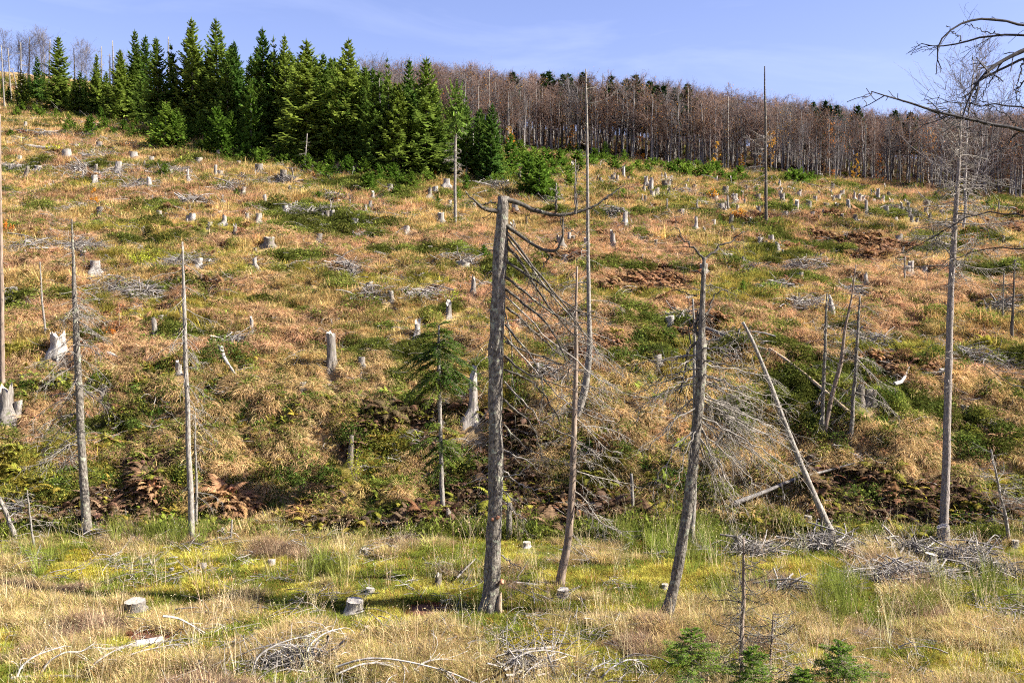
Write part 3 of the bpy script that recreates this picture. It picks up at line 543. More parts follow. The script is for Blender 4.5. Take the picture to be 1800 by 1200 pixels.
# ------------------------------------------------------------------ beeches
def beech(seed, low=.42, spreadd=.16, nl=26, grey=False, leaves=.3, twn=11, rk=1.0):
    r = np.random.default_rng(seed); tr = MB(); z = np.linspace(-.02, 1, 12); wob = np.cumsum(r.normal(0, .006, (12, 2)), 0); wob[0] = 0
    P = np.c_[wob, z * .98]; tube(tr, P, rk * .0125 * (1.06 - z) ** .62 + .0008, 5, .1, seed)
    tw = MB(); lf = MB(); zb = low + (1 - low) * r.random(nl) ** .9; zb[:3] = r.uniform(.15, low, 3)
    base = np.stack([np.interp(zb, z, P[:, 0]), np.interp(zb, z, P[:, 1]), zb * .98], 1); az = r.uniform(0, 6.28, nl); el = r.uniform(.5, 1.15, nl)
    d = np.stack([np.cos(az) * np.cos(el), np.sin(az) * np.cos(el), np.sin(el)], 1); ln = spreadd * 1.6 * (1.15 - zb) * r.uniform(.7, 1.4, nl) + .05
    C = curves(r, base, d, ln, 6, (0, 0, .15), .12); tubes(tw, C, .0034 * np.linspace(1, .3, 6)[None] * (ln / ln.max())[:, None], 3, r.random(nl))
    s = r.integers(1, 6, (nl, twn)); bi = np.repeat(np.arange(nl), twn); b2 = C[bi, s.ravel()]; dd = unit(C[bi, np.minimum(s.ravel(), 4) + 1] - C[bi, np.minimum(s.ravel(), 4)] + 1e-6)
    d2 = unit(dd + r.normal(0, .55, dd.shape) + np.array([0, 0, .25])); l2 = ln[bi] * r.uniform(.25, .55, len(bi)); C2 = curves(r, b2, d2, l2, 4, (0, 0, .2), .15)
    tubes(tw, C2, .00125 * np.linspace(1, .45, 4)[None] * np.ones((len(bi), 1)), 3, r.random(len(bi)))
    m3 = len(bi) * 3; bi3 = np.repeat(np.arange(len(bi)), 3); q = r.integers(1, 4, m3); b3 = C2[bi3, q]; d3 = unit(d2[bi3] + r.normal(0, .6, (m3, 3))); C3 = curves(r, b3, d3, l2[bi3] * r.uniform(.3, .7, m3), 3, (0, 0, .2), .15)
    tubes(tw, C3, .0007 * np.linspace(1, .6, 3)[None] * np.ones((m3, 1)), 3, r.random(m3))
    res = [tr.mesh('trunk', M['beech']), tw.mesh('limbs', M['beech_twig_grey' if grey else 'beech_twig'])]
    if leaves:
        k = r.random(m3) < leaves; low_ = b3[:, 2] < .75; k &= (low_ | (r.random(m3) < .3)); leaves_at(lf, r, C3[k][:, 2] + r.normal(0, .006, (k.sum(), 3)), .012, .2, 1.3); res.append(lf)
    return res
BE = []
for i in range(12):
    b_ = beech(300 + i, low=.30 + .05 * (i % 4), spreadd=.16 + .04 * (i % 3), grey=(i % 5 in (2, 4)), leaves=(.36, .16, .7, .08)[i % 4], nl=20 + 2 * (i % 4), twn=10)
    BE.append((b_[0], b_[1], b_[2].mesh('leaves', M['gold_leaf' if i % 6 == 2 else 'rust_leaf'])))
BEG = [beech(330 + i, low=.22, spreadd=.24, grey=True, leaves=0, nl=34, rk=.55) for i in range(4)]
EDGE = [(700, 250), (760, 258), (850, 262), (950, 266), (1050, 276), (1150, 290), (1250, 300), (1350, 305), (1450, 315), (1550, 322), (1650, 332), (1800, 350), (1900, 358)]
TOPL = [(700, 128), (760, 126), (850, 136), (950, 146), (1050, 152), (1150, 160), (1250, 174), (1350, 186), (1450, 196), (1550, 208), (1650, 212), (1800, 212), (1900, 205)]
def forest_tree(i, px, dep, r, group, label, protos, nm='beech_tree', toff=0, parts=3):
    e = hit(px, lerp(px, EDGE)); Y = e[1] + dep; d = at(px, 0, 1.0); X = d[0] / 1 * Y; z = float(H(X, Y)); h = (lerp(px, EDGE) - lerp(px, TOPL)) * (e[1] + 14) / F * .90
    h *= r.uniform(.76, 1.09); o = empty(nm, (X, Y, z - .1)); s = h * r.uniform(.9, 1.15); o.scale = (s, s, h); o.rotation_euler = (r.normal(0, .025), r.normal(0, .025), r.uniform(0, 6.28))
    p = protos[i % len(protos)]
    ob('trunk', p[0], o); ob('crown', p[1], o)
    if len(p) > 2 and parts > 2: ob('leaves', p[2], o)
    tag(o, label, 'beech', group)
rb = np.random.default_rng(41)
for i in range(275):
    px = rb.uniform(700, 1880) if i > 150 else 705 + i * 1175 / 150 + rb.normal(0, 4)
    if i <= 150: dep = abs(rb.normal(0, 2.5))
    else: dep = rb.uniform(2, 26)
    row = 'front row' if i <= 150 else 'inner rows'; zone = 'left end' if px < 950 else 'middle left' if px < 1200 else 'middle right' if px < 1500 else 'right end'
    lf = 'with rusty leaves' if (i * 7 % 12) % 4 == 2 else 'with grey trunk'
    forest_tree(i * 7, px, dep, rb, 'beeches of the ridge wood, %s, %s' % (zone, row), 'bare beech in the %s of the ridge wood, %s' % (row, zone), BE)
# the rest of the wood behind: one mass
mbs = []
c = bpy.data.collections.new('proto_far_beeches')
far = []
n = 1000; px = rb.uniform(640, 1960, n); dep = rb.uniform(10, 85, n)
P = []; S = []
for a, b in zip(px, dep):
    e = hit(a, lerp(a, EDGE)); Y = e[1] + b; X = at(a, 0, 1.0)[0] * Y; h = (lerp(a, EDGE) - lerp(a, TOPL)) * (e[1] + 14) / F * .93 * rb.uniform(.85, 1.08)
    P.append((X, Y, float(H(X, Y)) - .1)); S.append(h)
def far_wood(name, meshes, P, S, label):
    c = bpy.data.collections.new('proto_' + name); P = np.array(P); S = np.array(S)
    for i, ms in enumerate(meshes):
        V = []; Q = []; mi = []; n0 = 0
        for k, m_ in enumerate(ms):
            co = np.zeros(len(m_.vertices) * 3, np.float32); m_.vertices.foreach_get('co', co); q = np.zeros(len(m_.loops), np.int32); m_.loops.foreach_get('vertex_index', q); V.append(co.reshape(-1, 3)); Q.append(q.reshape(-1, 4) + n0); mi += [k] * (len(q) // 4); n0 += len(co) // 3
        me = quads_mesh('%s_%d' % (name, i), np.concatenate(V), np.concatenate(Q))
        a = me.attributes.new('val', 'FLOAT', 'POINT'); a.data.foreach_set('value', np.random.default_rng(i).random(n0).astype(np.float32))
        for m_ in ms: me.materials.append(m_.materials[0])
        me.polygons.foreach_set('material_index', np.array(mi, np.int32)); c.objects.link(bpy.data.objects.new('%s_proto_%02d' % (name, i), me))
    me = bpy.data.meshes.new(name); nn = len(P); me.vertices.add(nn); me.vertices.foreach_set('co', P.astype(np.float32).ravel())
    def A(nm, ty, arr, f): a = me.attributes.new(nm, ty, 'POINT'); a.data.foreach_set(f, np.ascontiguousarray(arr).ravel())
    A('rot', 'FLOAT_VECTOR', np.c_[np.zeros((nn, 2)), rb.uniform(0, 6.28, nn)].astype(np.float32), 'vector'); A('scl', 'FLOAT_VECTOR', np.stack([S, S, S], 1).astype(np.float32), 'vector'); A('idx', 'INT', rb.integers(0, len(meshes), nn).astype(np.int32), 'value')
    o = ob(name, me); g = bpy.data.node_groups.new('scatter_' + name, 'GeometryNodeTree')
    g.interface.new_socket('Geometry', in_out='INPUT', socket_type='NodeSocketGeometry'); g.interface.new_socket('Geometry', in_out='OUTPUT', socket_type='NodeSocketGeometry')
    N = g.nodes.new; l = g.links.new; gi = N('NodeGroupInput'); go = N('NodeGroupOutput'); ip = N('GeometryNodeInstanceOnPoints'); ci = N('GeometryNodeCollectionInfo')
    ci.inputs[0].default_value = c; ci.inputs['Separate Children'].default_value = True; ci.inputs['Reset Children'].default_value = True
    def NA(nm_, ty): a = N('GeometryNodeInputNamedAttribute'); a.data_type = ty; a.inputs[0].default_value = nm_; return a.outputs[0]
    er = N('FunctionNodeEulerToRotation'); l(NA('rot', 'FLOAT_VECTOR'), er.inputs[0]); l(gi.outputs[0], ip.inputs['Points']); l(ci.outputs[0], ip.inputs['Instance']); ip.inputs['Pick Instance'].default_value = True
    l(NA('idx', 'INT'), ip.inputs['Instance Index']); l(er.outputs[0], ip.inputs['Rotation']); l(NA('scl', 'FLOAT_VECTOR'), ip.inputs['Scale']); l(ip.outputs[0], go.inputs[0])
    o.modifiers.new('scatter', 'NODES').node_group = g; tag(o, label, 'wood', kind='stuff')
far_wood('far_beech_wood', [b for b in BE], P, S, 'bare brown beech wood stretching back behind the front trees')
# dark spruce tops above the beeches
DT = [(953, 140), (966, 136), (988, 142), (1002, 140), (1018, 138), (1034, 148), (1072, 145), (1095, 150), (1106, 150), (1118, 142), (1147, 152), (1155, 160), (1170, 162), (1428, 190), (1435, 193), (1450, 188), (1463, 196), (1476, 195), (1508, 196), (1574, 204), (904, 138), (1600, 208), (1210, 158), (1186, 165)]
for i, (px, top) in enumerate(DT):
    e = hit(px, lerp(px, EDGE)); place_conifer('ridge_spruce', SPR_DARK[i % 3], px, 0, top - 9, uniq('dark spruce tip standing above the beech wood', px, top), 'spruce', 'dark spruces rising over the beech wood', rb, 1.5, Y=e[1] + rb.uniform(7, 12))
# bare and dead trees on the left ridge
RT = [(28, 195, 70, 'g'), (5, 190, 62, 'g'), (45, 150, 66, 'g'), (75, 185, 62, 'g'), (72, 118, 60, 'g'), (140, 170, 80, 'g'), (215, 140, 100, 'g'), (640, 290, 112, 'g'), (665, 290, 108, 'g'), (150, 170, 84, 'g')]
for i, (px, py, top, k) in enumerate(RT):
    Y = 150 if px < 300 else 125; X = at(px, 0, 1.)[0] * Y; z = float(H(X, Y)); b = project(X, Y, z)[1]; h = (b - top) * Y / F; o = empty('bare_tree', (X, Y, z)); o.scale = (h, h, h); o.rotation_euler = (0, 0, i)
    p = BEG[i % 4]; ob('trunk', p[0], o); ob('crown', p[1], o); tag(o, uniq('bare grey tree sticking up on the skyline', px, top), 'tree', 'bare trees along the left skyline')
# ------------------------------------------------------------------ dead trees
def px2w(pts, Y0):
    return np.array([at(x, y, Y0) for (x, y) in pts])
def resample(P, W, n):
    P = np.asarray(P, float); s = np.concatenate([[0], np.cumsum(np.linalg.norm(np.diff(P, axis=0), axis=1))]); t = np.linspace(0, s[-1], n)
    for _ in range(1):
        Q = np.stack([np.interp(t, s, P[:, k]) for k in range(3)], 1)
    if n > 8:
        K = Q.copy(); K[1:-1] = (Q[:-2] + Q[1:-1] * 2 + Q[2:]) / 4; K[1:-1] = (K[:-2] + K[1:-1] * 2 + K[2:]) / 4; Q = K
    return Q, np.interp(t, s, W)
def dead_branch(r, base, az, el, Ln, droop, rad, ntw=10, up=.0, sub=2, wig=.06, twl=.3, n=8):
    """one dead branch with side twigs, as one mesh builder"""
    mb = MB(); d = np.array([cos(az) * cos(el), sin(az) * cos(el), sin(el)]); t = np.linspace(0, 1, n)[:, None]
    P = base + Ln * (t * d + t ** 2 * np.array([0, 0, -droop]) + t ** 4 * np.array([0, 0, up]) + np.sin(t * pi) * r.normal(0, wig, 3) + np.sin(t * 2 * pi) * r.normal(0, wig * .4, 3))
    tube(mb, P, rad * np.linspace(1, .28, n), 4, 0, 0, val=r.random())
    if ntw:
        s = r.uniform(.18, .98, ntw) * (n - 1); i = np.floor(s).astype(int); f = (s - i)[:, None]; B = P[i] * (1 - f) + P[np.minimum(i + 1, n - 1)] * f; T = unit(np.gradient(P, axis=0))[i]
        sd_ = unit(np.cross(T, [0, 0, 1])) * r.choice([-1, 1], ntw)[:, None]; D = unit(T * r.uniform(.4, 1, (ntw, 1)) + sd_ * r.uniform(.5, 1.1, (ntw, 1)) + np.array([0, 0, -.35]) + r.normal(0, .2, (ntw, 3)))
        l_ = Ln * twl * r.uniform(.4, 1.2, ntw) * (1.1 - s / n * .6); C = curves(r, B, D, l_, 5, (0, 0, -.35), .16); tubes(mb, C, rad * .42 * np.linspace(1, .4, 5)[None] * np.ones((ntw, 1)), 3, r.random(ntw))
        if sub:
            m = ntw * sub; bi = np.repeat(np.arange(ntw), sub); q = r.integers(1, 4, m); C2 = curves(r, C[bi, q], unit(D[bi] + r.normal(0, .6, (m, 3))), l_[bi] * r.uniform(.3, .6, m), 4, (0, 0, -.3), .15); tubes(mb, C2, rad * .26 * np.linspace(1, .5, 4)[None] * np.ones((m, 1)), 3, r.random(m))
    return mb, P
def snag(name, pts, wid, label, cat, seed, zones=(), mat='bark_grey', bmat='twig', sides=8, n=24, rough=.12, group=None, Y=None, sink=.25, vgap=None, lay=False):
    """pts run from the top to the foot, in pixels; wid = width in pixels at each; zones = branch zones (t0, t1 from the foot, count, length m, el, droop, up, side)"""
    r = np.random.default_rng(seed)
    if Y is None: Y = hit(*pts[-1])[1]
    W = px2w(pts, Y)[::-1]; R_ = np.array(wid[::-1], float) * Y / F / 2; base = W[0].copy(); gz = float(H(base[0], base[1])); base[2] = gz
    P, Rr = resample(W, R_, n); P[:, 1] += (fbm(np.linspace(0, 3, n), np.full(n, seed * 1.7), seed) - .5) * .25 * np.linspace(0, 1, n)
    P[1:, 0] += (vnoise(np.linspace(0, 7, n - 1), np.full(n - 1, seed), seed) - .5) * .03
    Pt = np.vstack([P[:1] + (P[0] - P[1]) / np.linalg.norm(P[0] - P[1]) * sink, P]); Rt = np.concatenate([[Rr[0] * 1.15], Rr])
    o = empty(name, base); mb = MB(); tube(mb, Pt - base, Rt, sides, rough, seed, cap=True, flute=.10 if Rr[0] > .1 else 0); ob('trunk', mb.mesh('trunk', M[mat], Rr[0] > .05), o)
    for (t0, t1, cnt, Ln, el, droop, up, side) in zones:
        for k in range(cnt):
            t = t0 + (t1 - t0) * (k + r.random()) / cnt; s = t * (n - 1); i = int(min(s, n - 2)); f = s - i; b = P[i] * (1 - f) + P[i + 1] * f - base
            az = r.uniform(0, 2 * pi) if side == 0 else (r.normal(0, .75) if side > 0 else pi + r.normal(0, .75))
            l_ = Ln * r.uniform(.45, 1.2) * (1.15 - .5 * (t - t0) / (t1 - t0 + 1e-6)); rad = (.0068 + .0068 * l_) * max(.95, Y / 30) ** .6
            q, _ = dead_branch(r, b, az, el + r.normal(0, .18), l_, droop * r.uniform(.6, 1.3), rad, int(4 + 6 * l_), up, 2 if l_ > .6 else 1, twl=.36)
            ob('branch', q.mesh('branch', M[bmat]), o)
    tag(o, label, cat, group); return o, P - base, base, Y, r
def limb(o, base, pts, Y, w0, w1, mat, seed, dy=0.0, ntw=0, twl=.4, nm='branch', n=14, twr=.3):
    """a limb drawn point by point"""
    w0 *= 1.15; w1 *= 1.1; r = np.random.default_rng(seed); yy = Y + np.linspace(0, dy, len(pts)); W = np.array([at(x, y, yk) for (x, y), yk in zip(pts, yy)]) - base
    P, R_ = resample(W, np.linspace(w0, w1, len(pts)) * Y / F / 2, n); P[2:-1] += r.normal(0, .012 if w0 > 5 else .024, (n - 3, 3)) * Y / 24; mb = MB(); tube(mb, P, R_, 5, .25 if w0 > 4 else 0, seed, cap=True)
    if ntw:
        Ln = np.linalg.norm(P[-1] - P[0]); i = r.integers(2, n, ntw); T = unit(np.gradient(P, axis=0))[i]; D = unit(T * .7 + r.normal(0, .5, (ntw, 3)) + np.array([0, 0, -.25])); l_ = twl * r.uniform(.4, 1.3, ntw); C = curves(r, P[i], D, l_, 5, (0, 0, -.3), .18)
        rr_ = np.maximum(R_.mean() * twr, .0045 * Y / 24); tubes(mb, C, rr_ * np.linspace(1, .5, 5)[None] * np.ones((ntw, 1)), 3, r.random(ntw))
        m = ntw * 2; bi = np.repeat(np.arange(ntw), 2); C2 = curves(r, C[bi, r.integers(1, 4, m)], unit(D[bi] + r.normal(0, .6, (m, 3))), l_[bi] * .5, 4, (0, 0, -.3), .2); tubes(mb, C2, rr_ * .6 * np.ones((m, 4)), 3, .5)
    return ob(nm, mb.mesh(nm, M[mat], True), o)

# A: the thick broken snag in the middle
A, AP, Ab, AY, ar = snag('broken_snag', [(884, 345), (882, 380), (880, 430), (877, 500), (873, 600), (871, 700), (871, 800), (870, 880), (868, 960), (865, 1020), (861, 1060), (860, 1076)], [19, 22, 24, 24, 26, 26, 26, 26, 27, 30, 34, 44],
    'thick grey snag with a broken top, drooping dead branches on its right side', 'dead tree', 501, mat='bark_snag', sides=22, n=64, rough=.18)
AL = [([(888, 350), (905, 352), (925, 364), (945, 373), (975, 378), (1005, 379), (1030, 371), (1052, 358), (1068, 345), (1090, 330)], 9, 2, .3, 6, 'twig_dark'), ([(1012, 376), (1012, 350), (1013, 325), (1016, 290)], 4, 1.5, .1, 4, 'twig_dark'), ([(977, 376), (977, 350), (978, 325)], 4, 2, 0, 2, 'twig_dark'),
      ([(1062, 352), (1080, 338), (1098, 320)], 2.5, 1, .1, 2, 'twig_dark'), ([(880, 372), (865, 370), (850, 368), (840, 360), (830, 350), (818, 336)], 8, 2, -.3, 4, 'twig_dark'), ([(872, 356), (855, 359), (842, 358)], 3, 2, -.1, 0, 'twig_dark'),
      ([(889, 395), (905, 408), (925, 422), (950, 436), (970, 447), (985, 443), (989, 420), (990, 385)], 7, 3, -.2, 8, 'twig_dark'), ([(990, 400), (1010, 408), (1030, 408)], 2, 1, -.1, 2, 'twig_dark'), ([(968, 447), (960, 460), (950, 475)], 3, 1, 0, 2, 'twig_dark')]
DR = [([(888, 405), (905, 425), (925, 455), (950, 485), (975, 515), (1000, 545), (1020, 575)], 5, 2), ([(888, 430), (905, 448), (925, 475), (945, 510), (965, 540), (985, 565), (1010, 590)], 6, 2), ([(890, 460), (910, 472), (940, 492), (965, 510), (990, 530), (1015, 548), (1060, 560)], 5, 1.5), ([(888, 487), (915, 505), (940, 530), (965, 545), (985, 560), (1010, 572), (1045, 600)], 5, 1.5),
      ([(888, 508), (910, 525), (935, 545), (960, 565), (975, 588), (990, 620), (1000, 650)], 5, 1.5), ([(890, 540), (915, 560), (940, 585), (965, 605), (985, 625), (1010, 640)], 4.5, 1.5), ([(888, 570), (905, 590), (925, 615), (945, 640), (955, 670), (952, 720)], 4.5, 1.2), ([(888, 600), (915, 615), (945, 625), (980, 635), (1010, 650), (1040, 655)], 4.5, 1.2),
      ([(886, 625), (910, 645), (935, 660), (965, 672), (1000, 680), (1035, 700)], 4, 1.2), ([(886, 650), (915, 660), (950, 680), (965, 710), (985, 745), (1005, 760)], 4, 1.2), ([(884, 700), (905, 720), (930, 740), (945, 765), (950, 795)], 4, 1.2), ([(884, 745), (905, 765), (930, 790), (960, 805), (990, 812)], 3.5, 1), ([(884, 790), (905, 800), (930, 812), (950, 830)], 3, 1),
      ([(882, 825), (905, 845), (930, 860), (950, 858)], 3, 1), ([(884, 880), (905, 900), (925, 915)], 3, 1), ([(882, 975), (900, 990), (915, 999)], 2.5, 1), ([(882, 858), (895, 875), (910, 882)], 2.5, 1), ([(888, 415), (920, 450), (955, 500), (990, 540), (1030, 590), (1070, 640), (1100, 665)], 3.5, 1), ([(888, 520), (930, 560), (975, 600), (1030, 650), (1080, 690), (1140, 700)], 3, 1),
      ([(886, 590), (930, 640), (975, 690), (1030, 730), (1080, 740)], 3, 1), ([(886, 670), (930, 720), (980, 755), (1040, 790)], 3, 1), ([(888, 550), (900, 600), (898, 650), (905, 700)], 2.5, 1),
      ([(884, 838), (915, 832), (935, 815), (940, 802)], 2.5, 1), ([(866, 842), (850, 843), (835, 841)], 2, 1)]
for i, (p, a, b, dy, nt_, mt) in enumerate(AL): limb(A, Ab, p, AY, a, b, mt, 520 + i, dy, nt_, .35)
for i, (p, a, b) in enumerate(DR): limb(A, Ab, p, AY, a, b, 'twig_dark' if i < 12 else 'twig', 560 + i, (-1, 1)[i % 2] * .35 * len(p) / 5, 20 if len(p) > 4 else 8, .42)
for i in range(34):   # short dead twigs on the shaded side and the bare tuft around the middle
    t = ar.uniform(.5, .84) if i < 24 else ar.uniform(.25, .5); k = int(t * 62); az = pi + ar.normal(0, .6)
    q, _ = dead_branch(ar, AP[k], az, ar.uniform(-.6, .1), ar.uniform(.3, 1.1), .5, .008, 5, .1, 1, .12); ob('branch', q.mesh('branch', M['twig']), A)
for (x, y, s) in ((882, 1023, .055), (866, 912, .045), (875, 909, .05)):
    c_ = at(x, y, AY - .16) - Ab; mb = MB(); th = np.linspace(0, pi, 9); tube(mb, [c_ + [0, .10, 0], c_ + [0, .02, 0], c_ + [0, -.05, .01], c_ + [0, -.07, .02]], np.array([s, s, s * .8, s * .15]), 9, .3, 3, cap=True); ob('bracket_fungus', mb.mesh('bracket_fungus', M['fungus'], True), A)
mb = MB(); tube(mb, [at(878, 1090, AY - .17) - Ab, at(877, 1068, AY - .16) - Ab, at(879, 1050, AY - .13) - Ab, at(881, 1040, AY - .09) - Ab], np.array([.10, .085, .05, .01]), 7, .3, 9); ob('bare_wood_patch', mb.mesh('bare_wood_patch', M['wood_bare']), A)
# C behind, B slim brown
snag('pole_snag', [(1030, 122), (1031, 200), (1033, 300), (1033, 420), (1035, 560), (1037, 600), (1034, 640), (1028, 690), (1018, 720), (1012, 742)], [2, 4, 5, 6, 8, 10, 12, 13, 14, 16], 'very tall thin grey pole rising to the sky behind the big snag', 'dead tree', 502, [(.9, .99, 4, .9, .3, -.1, .3, 1), (.55, .85, 14, .22, .1, .1, 0, 0), (.2, .52, 22, 1.5, -.1, .35, .15, 0), (.66, .86, 5, .5, -.1, -.3, .4, -1), (.05, .28, 8, 1.3, -.2, .3, 0, 1)], n=40)
snag('slim_snag', [(1014, 468), (1013, 540), (1013, 600), (1012, 680), (1009, 760), (1006, 850), (1001, 920), (995, 975), (988, 1005), (985, 1030)], [3, 5, 7, 9, 10, 12, 13, 14, 15, 18], 'slim brown dead stem curving down to the meadow right of the big snag', 'dead tree', 503,
     [(.45, .98, 30, 1.1, -.1, .4, .1, 0), (.25, .6, 14, 1.7, -.25, .3, .15, 1), (.1, .3, 5, .7, -.3, .2, 0, 1)], mat='bark_brown', n=40, rough=.1)
# D the twiggy mossy one
D, DP, Db, DY, dr = snag('twiggy_snag', [(1239, 452), (1238, 480), (1236, 540), (1234, 590), (1232, 610), (1232, 660), (1226, 730), (1219, 820), (1210, 890), (1200, 950), (1190, 1010), (1178, 1055), (1168, 1086)], [6, 8, 10, 13, 20, 18, 18, 19, 19, 19, 19, 21, 24],
    'crooked mossy dead tree with curtains of fine twigs, right of the middle', 'dead tree', 504, mat='bark_snag', sides=14, n=56, rough=.22)
for i, (p, a, b) in enumerate([([(1237, 455), (1225, 440), (1212, 428), (1195, 412), (1187, 400)], 4, 1.5), ([(1240, 455), (1255, 440), (1270, 430), (1290, 422), (1310, 408)], 4, 1.5), ([(1232, 600), (1212, 605), (1205, 640), (1195, 690)], 6, 2), ([(1240, 552), (1250, 545), (1250, 525), (1265, 512), (1290, 505)], 4, 1), ([(1234, 552), (1243, 553)], 5, 4),
      ([(1225, 520), (1200, 515), (1175, 505), (1160, 495)], 2.5, 1), ([(1232, 480), (1215, 475), (1200, 470)], 2, 1), ([(1238, 500), (1260, 505), (1285, 515)], 2, 1), ([(1214, 605), (1210, 560), (1208, 520)], 2.5, 1), ([(1236, 600), (1222, 580), (1228, 545)], 6, 3)]): limb(D, Db, p, DY, a, b, 'twig_dark', 600 + i, .2, 9, .5)
ends = [(1300, 610), (1330, 650), (1350, 660), (1360, 700), (1380, 720), (1340, 720), (1370, 760), (1390, 790), (1350, 780), (1410, 800), (1330, 800), (1360, 820), (1300, 760), (1290, 700), (1310, 690), (1380, 840), (1395, 770), (1320, 840), (1290, 820), (1340, 870), (1300, 890), (1270, 850), (1280, 910), (1260, 880), (1350, 750), (1400, 830)]
for i, (ex, ey) in enumerate(ends):
    t = .55 + .42 * (i / len(ends)); sy = 605 + (ey - 600) * .55; sx = np.interp(sy, [610, 660, 730, 820, 950], [1234, 1234, 1229, 1222, 1204]); m1 = (sx + (ex - sx) * .35, sy + (ey - sy) * .25 + 4); m2 = (sx + (ex - sx) * .7, sy + (ey - sy) * .62 + 2)
    limb(D, Db, [(sx, sy), m1, m2, (ex, ey)], DY, 3.0, 1.0, 'twig', 620 + i, dr.uniform(-1.6, 1.6), 18, .6, twr=.36)
for i, (ex, ey) in enumerate([(1150, 640), (1130, 680), (1160, 700), (1120, 720), (1170, 760), (1190, 850), (1140, 790), (1110, 640), (1180, 650), (1100, 700), (1150, 850)]):
    sy = 600 + (ey - 600) * .6; limb(D, Db, [(1228, sy), ((1228 + ex) / 2, sy + (ey - sy) * .3), (ex, ey)], DY, 3, 1, 'twig', 650 + i, dr.uniform(-1, 1), 13, .5, twr=.4)
snag('thin_pole_snag', [(1218, 525), (1221, 600), (1221, 700), (1222, 800), (1219, 890), (1215, 956)], [3, 5, 7, 9, 11, 12], 'thin grey lichened stem close behind the twiggy mossy snag', 'dead tree', 505, [(.3, .98, 22, .8, -.2, .3, .1, 0)])
snag('leaning_snag', [(1306, 566), (1318, 588), (1340, 640), (1365, 705), (1385, 760), (1412, 825), (1440, 890), (1467, 948)], [5, 6, 7, 8, 9, 10, 11, 13], 'bare dead pole leaning to the left with a hooked top', 'dead tree', 506, [(.85, .98, 3, .5, -.9, .2, 0, -1), (.3, .8, 9, .3, -.2, .2, 0, 0)], mat='bark_grey')
# left side
snag('mossy_snag', [(127, 385), (129, 450), (131, 520), (134, 590), (137, 650), (141, 730), (145, 810), (150, 880), (154, 942)], [2, 5, 8, 11, 12, 13, 14, 15, 19], 'grey mottled snag near the left edge with drooping fine branches', 'dead tree', 507,
     [(.45, .8, 34, 1.25, -.15, .55, .12, 0), (.25, .62, 26, 1.6, -.3, .35, .1, -1), (.6, .98, 20, .6, -.1, .3, .1, 0), (.68, .75, 14, .9, .1, .5, .0, 1)], mat='bark_snag', sides=12, n=48)
snag('slim_grey_snag', [(320, 425), (322, 480), (325, 560), (327, 640), (330, 730), (333, 830), (336, 900), (338, 950)], [3, 5, 7, 8, 9, 10, 11, 12], 'straight slim grey snag with almost no branches, third from the left', 'dead tree', 508, [(.62, .98, 20, 1.0, -.2, .35, .1, 0), (.4, .7, 12, 1.1, -.5, .3, 0, 1), (.1, .6, 16, .12, 0, 0, 0, 0)])
snag('thin_dead_tree', [(342, 730), (344, 800), (345, 870), (344, 938)], [2, 4, 5, 6], 'thin grey stem close to the right of the slim grey snag', 'dead tree', 509, [(.3, .98, 16, .7, -.2, .35, .1, 0)])
snag('edge_pole', [(-2, 200), (0, 300), (2, 450), (4, 600), (5, 680)], [2, 5, 7, 8, 9], 'bare pole cut by the left edge of the picture', 'dead tree', 510, [(.2, .9, 10, .25, 0, .2, 0, 1)], mat='bark_brown')
snag('thin_dead_tree', [(70, 460), (73, 510), (77, 555), (80, 592)], [2, 3, 4, 4], 'short thin bare stem between the left edge and the mottled snag', 'dead tree', 511)
snag('leaning_dead_tree', [(-12, 850), (5, 885), (18, 920), (28, 948)], [5, 7, 8, 10], 'grey stem leaning out of the left edge of the meadow', 'dead tree', 512, [(.3, .9, 5, .7, 0, .3, 0, 1)])
snag('dead_sapling', [(48, 860), (52, 900), (57, 940), (61, 966)], [2, 3, 4, 5], 'twisted pale dead sapling at the left back of the meadow', 'dead sapling', 513, [(.2, .95, 14, .8, .1, .4, .1, 0)])
# right
snag('pole_tree', [(1689, 195), (1688, 260), (1684, 330), (1680, 380), (1676, 440), (1672, 520), (1669, 620), (1666, 720), (1663, 820), (1660, 895), (1659, 938)], [3, 5, 7, 8, 10, 11, 12, 13, 14, 15, 16], 'tall pinkish grey pole tree with short snapped twigs, right side of the picture', 'dead tree', 514,
     [(.03, .75, 70, .20, 0, .05, 0, 0), (.35, .66, 12, 1.0, .1, .2, .1, 0), (.62, .97, 60, 1.6, .05, .25, .2, 0), (.64, .86, 16, 2.2, .1, .1, .25, 0), (.9, .99, 12, 1.2, .6, -.1, .2, 0)], mat='bark_pole', sides=12, n=56, rough=.14)
RTREE = [(1692, 405, 95, 'slender bare tree standing behind the tall pole tree, tip in the sky'), (1478, 400, 300, None), (1407, 322, 225, 'single bare grey stem in front of the wood, above the flat green bush'), (1470, 325, 250, 'bare twisted tree in front of the beech wood, right of the flat bush'), (1376, 335, 270, None)]
for i, (px, py, top, lab) in enumerate(RTREE):
    if not lab: continue
    p = hit(px, py); h = (project(*p)[1] - top) * p[1] / F; o = empty('bare_tree', p); o.scale = (h, h, h); q = BEG[i % 4]; ob('trunk', q[0], o); ob('crown', q[1], o); tag(o, lab, 'tree')
snag('black_pole', [(1344, 117), (1345, 200), (1346, 300), (1347, 405)], [2, 4, 5, 6], 'lone straight dark pole against the beech wood and the sky', 'dead tree', 515, [(.05, .95, 34, .22, .1, .1, 0, 0), (.5, .58, 5, 2.2, .25, .0, .2, -1), (.3, .5, 9, 1.3, .1, .1, .1, -1)], mat='twig_dark')
snag('tufted_pole', [(801, 195), (801, 250), (800, 320), (800, 396)], [3, 4, 5, 6], 'thin pole with one last green tuft at its top, right of the spruce stand', 'tree', 516, [(.5, .9, 26, .9, -.1, .2, .1, 0), (.1, .5, 12, .2, 0, 0, 0, 0)])
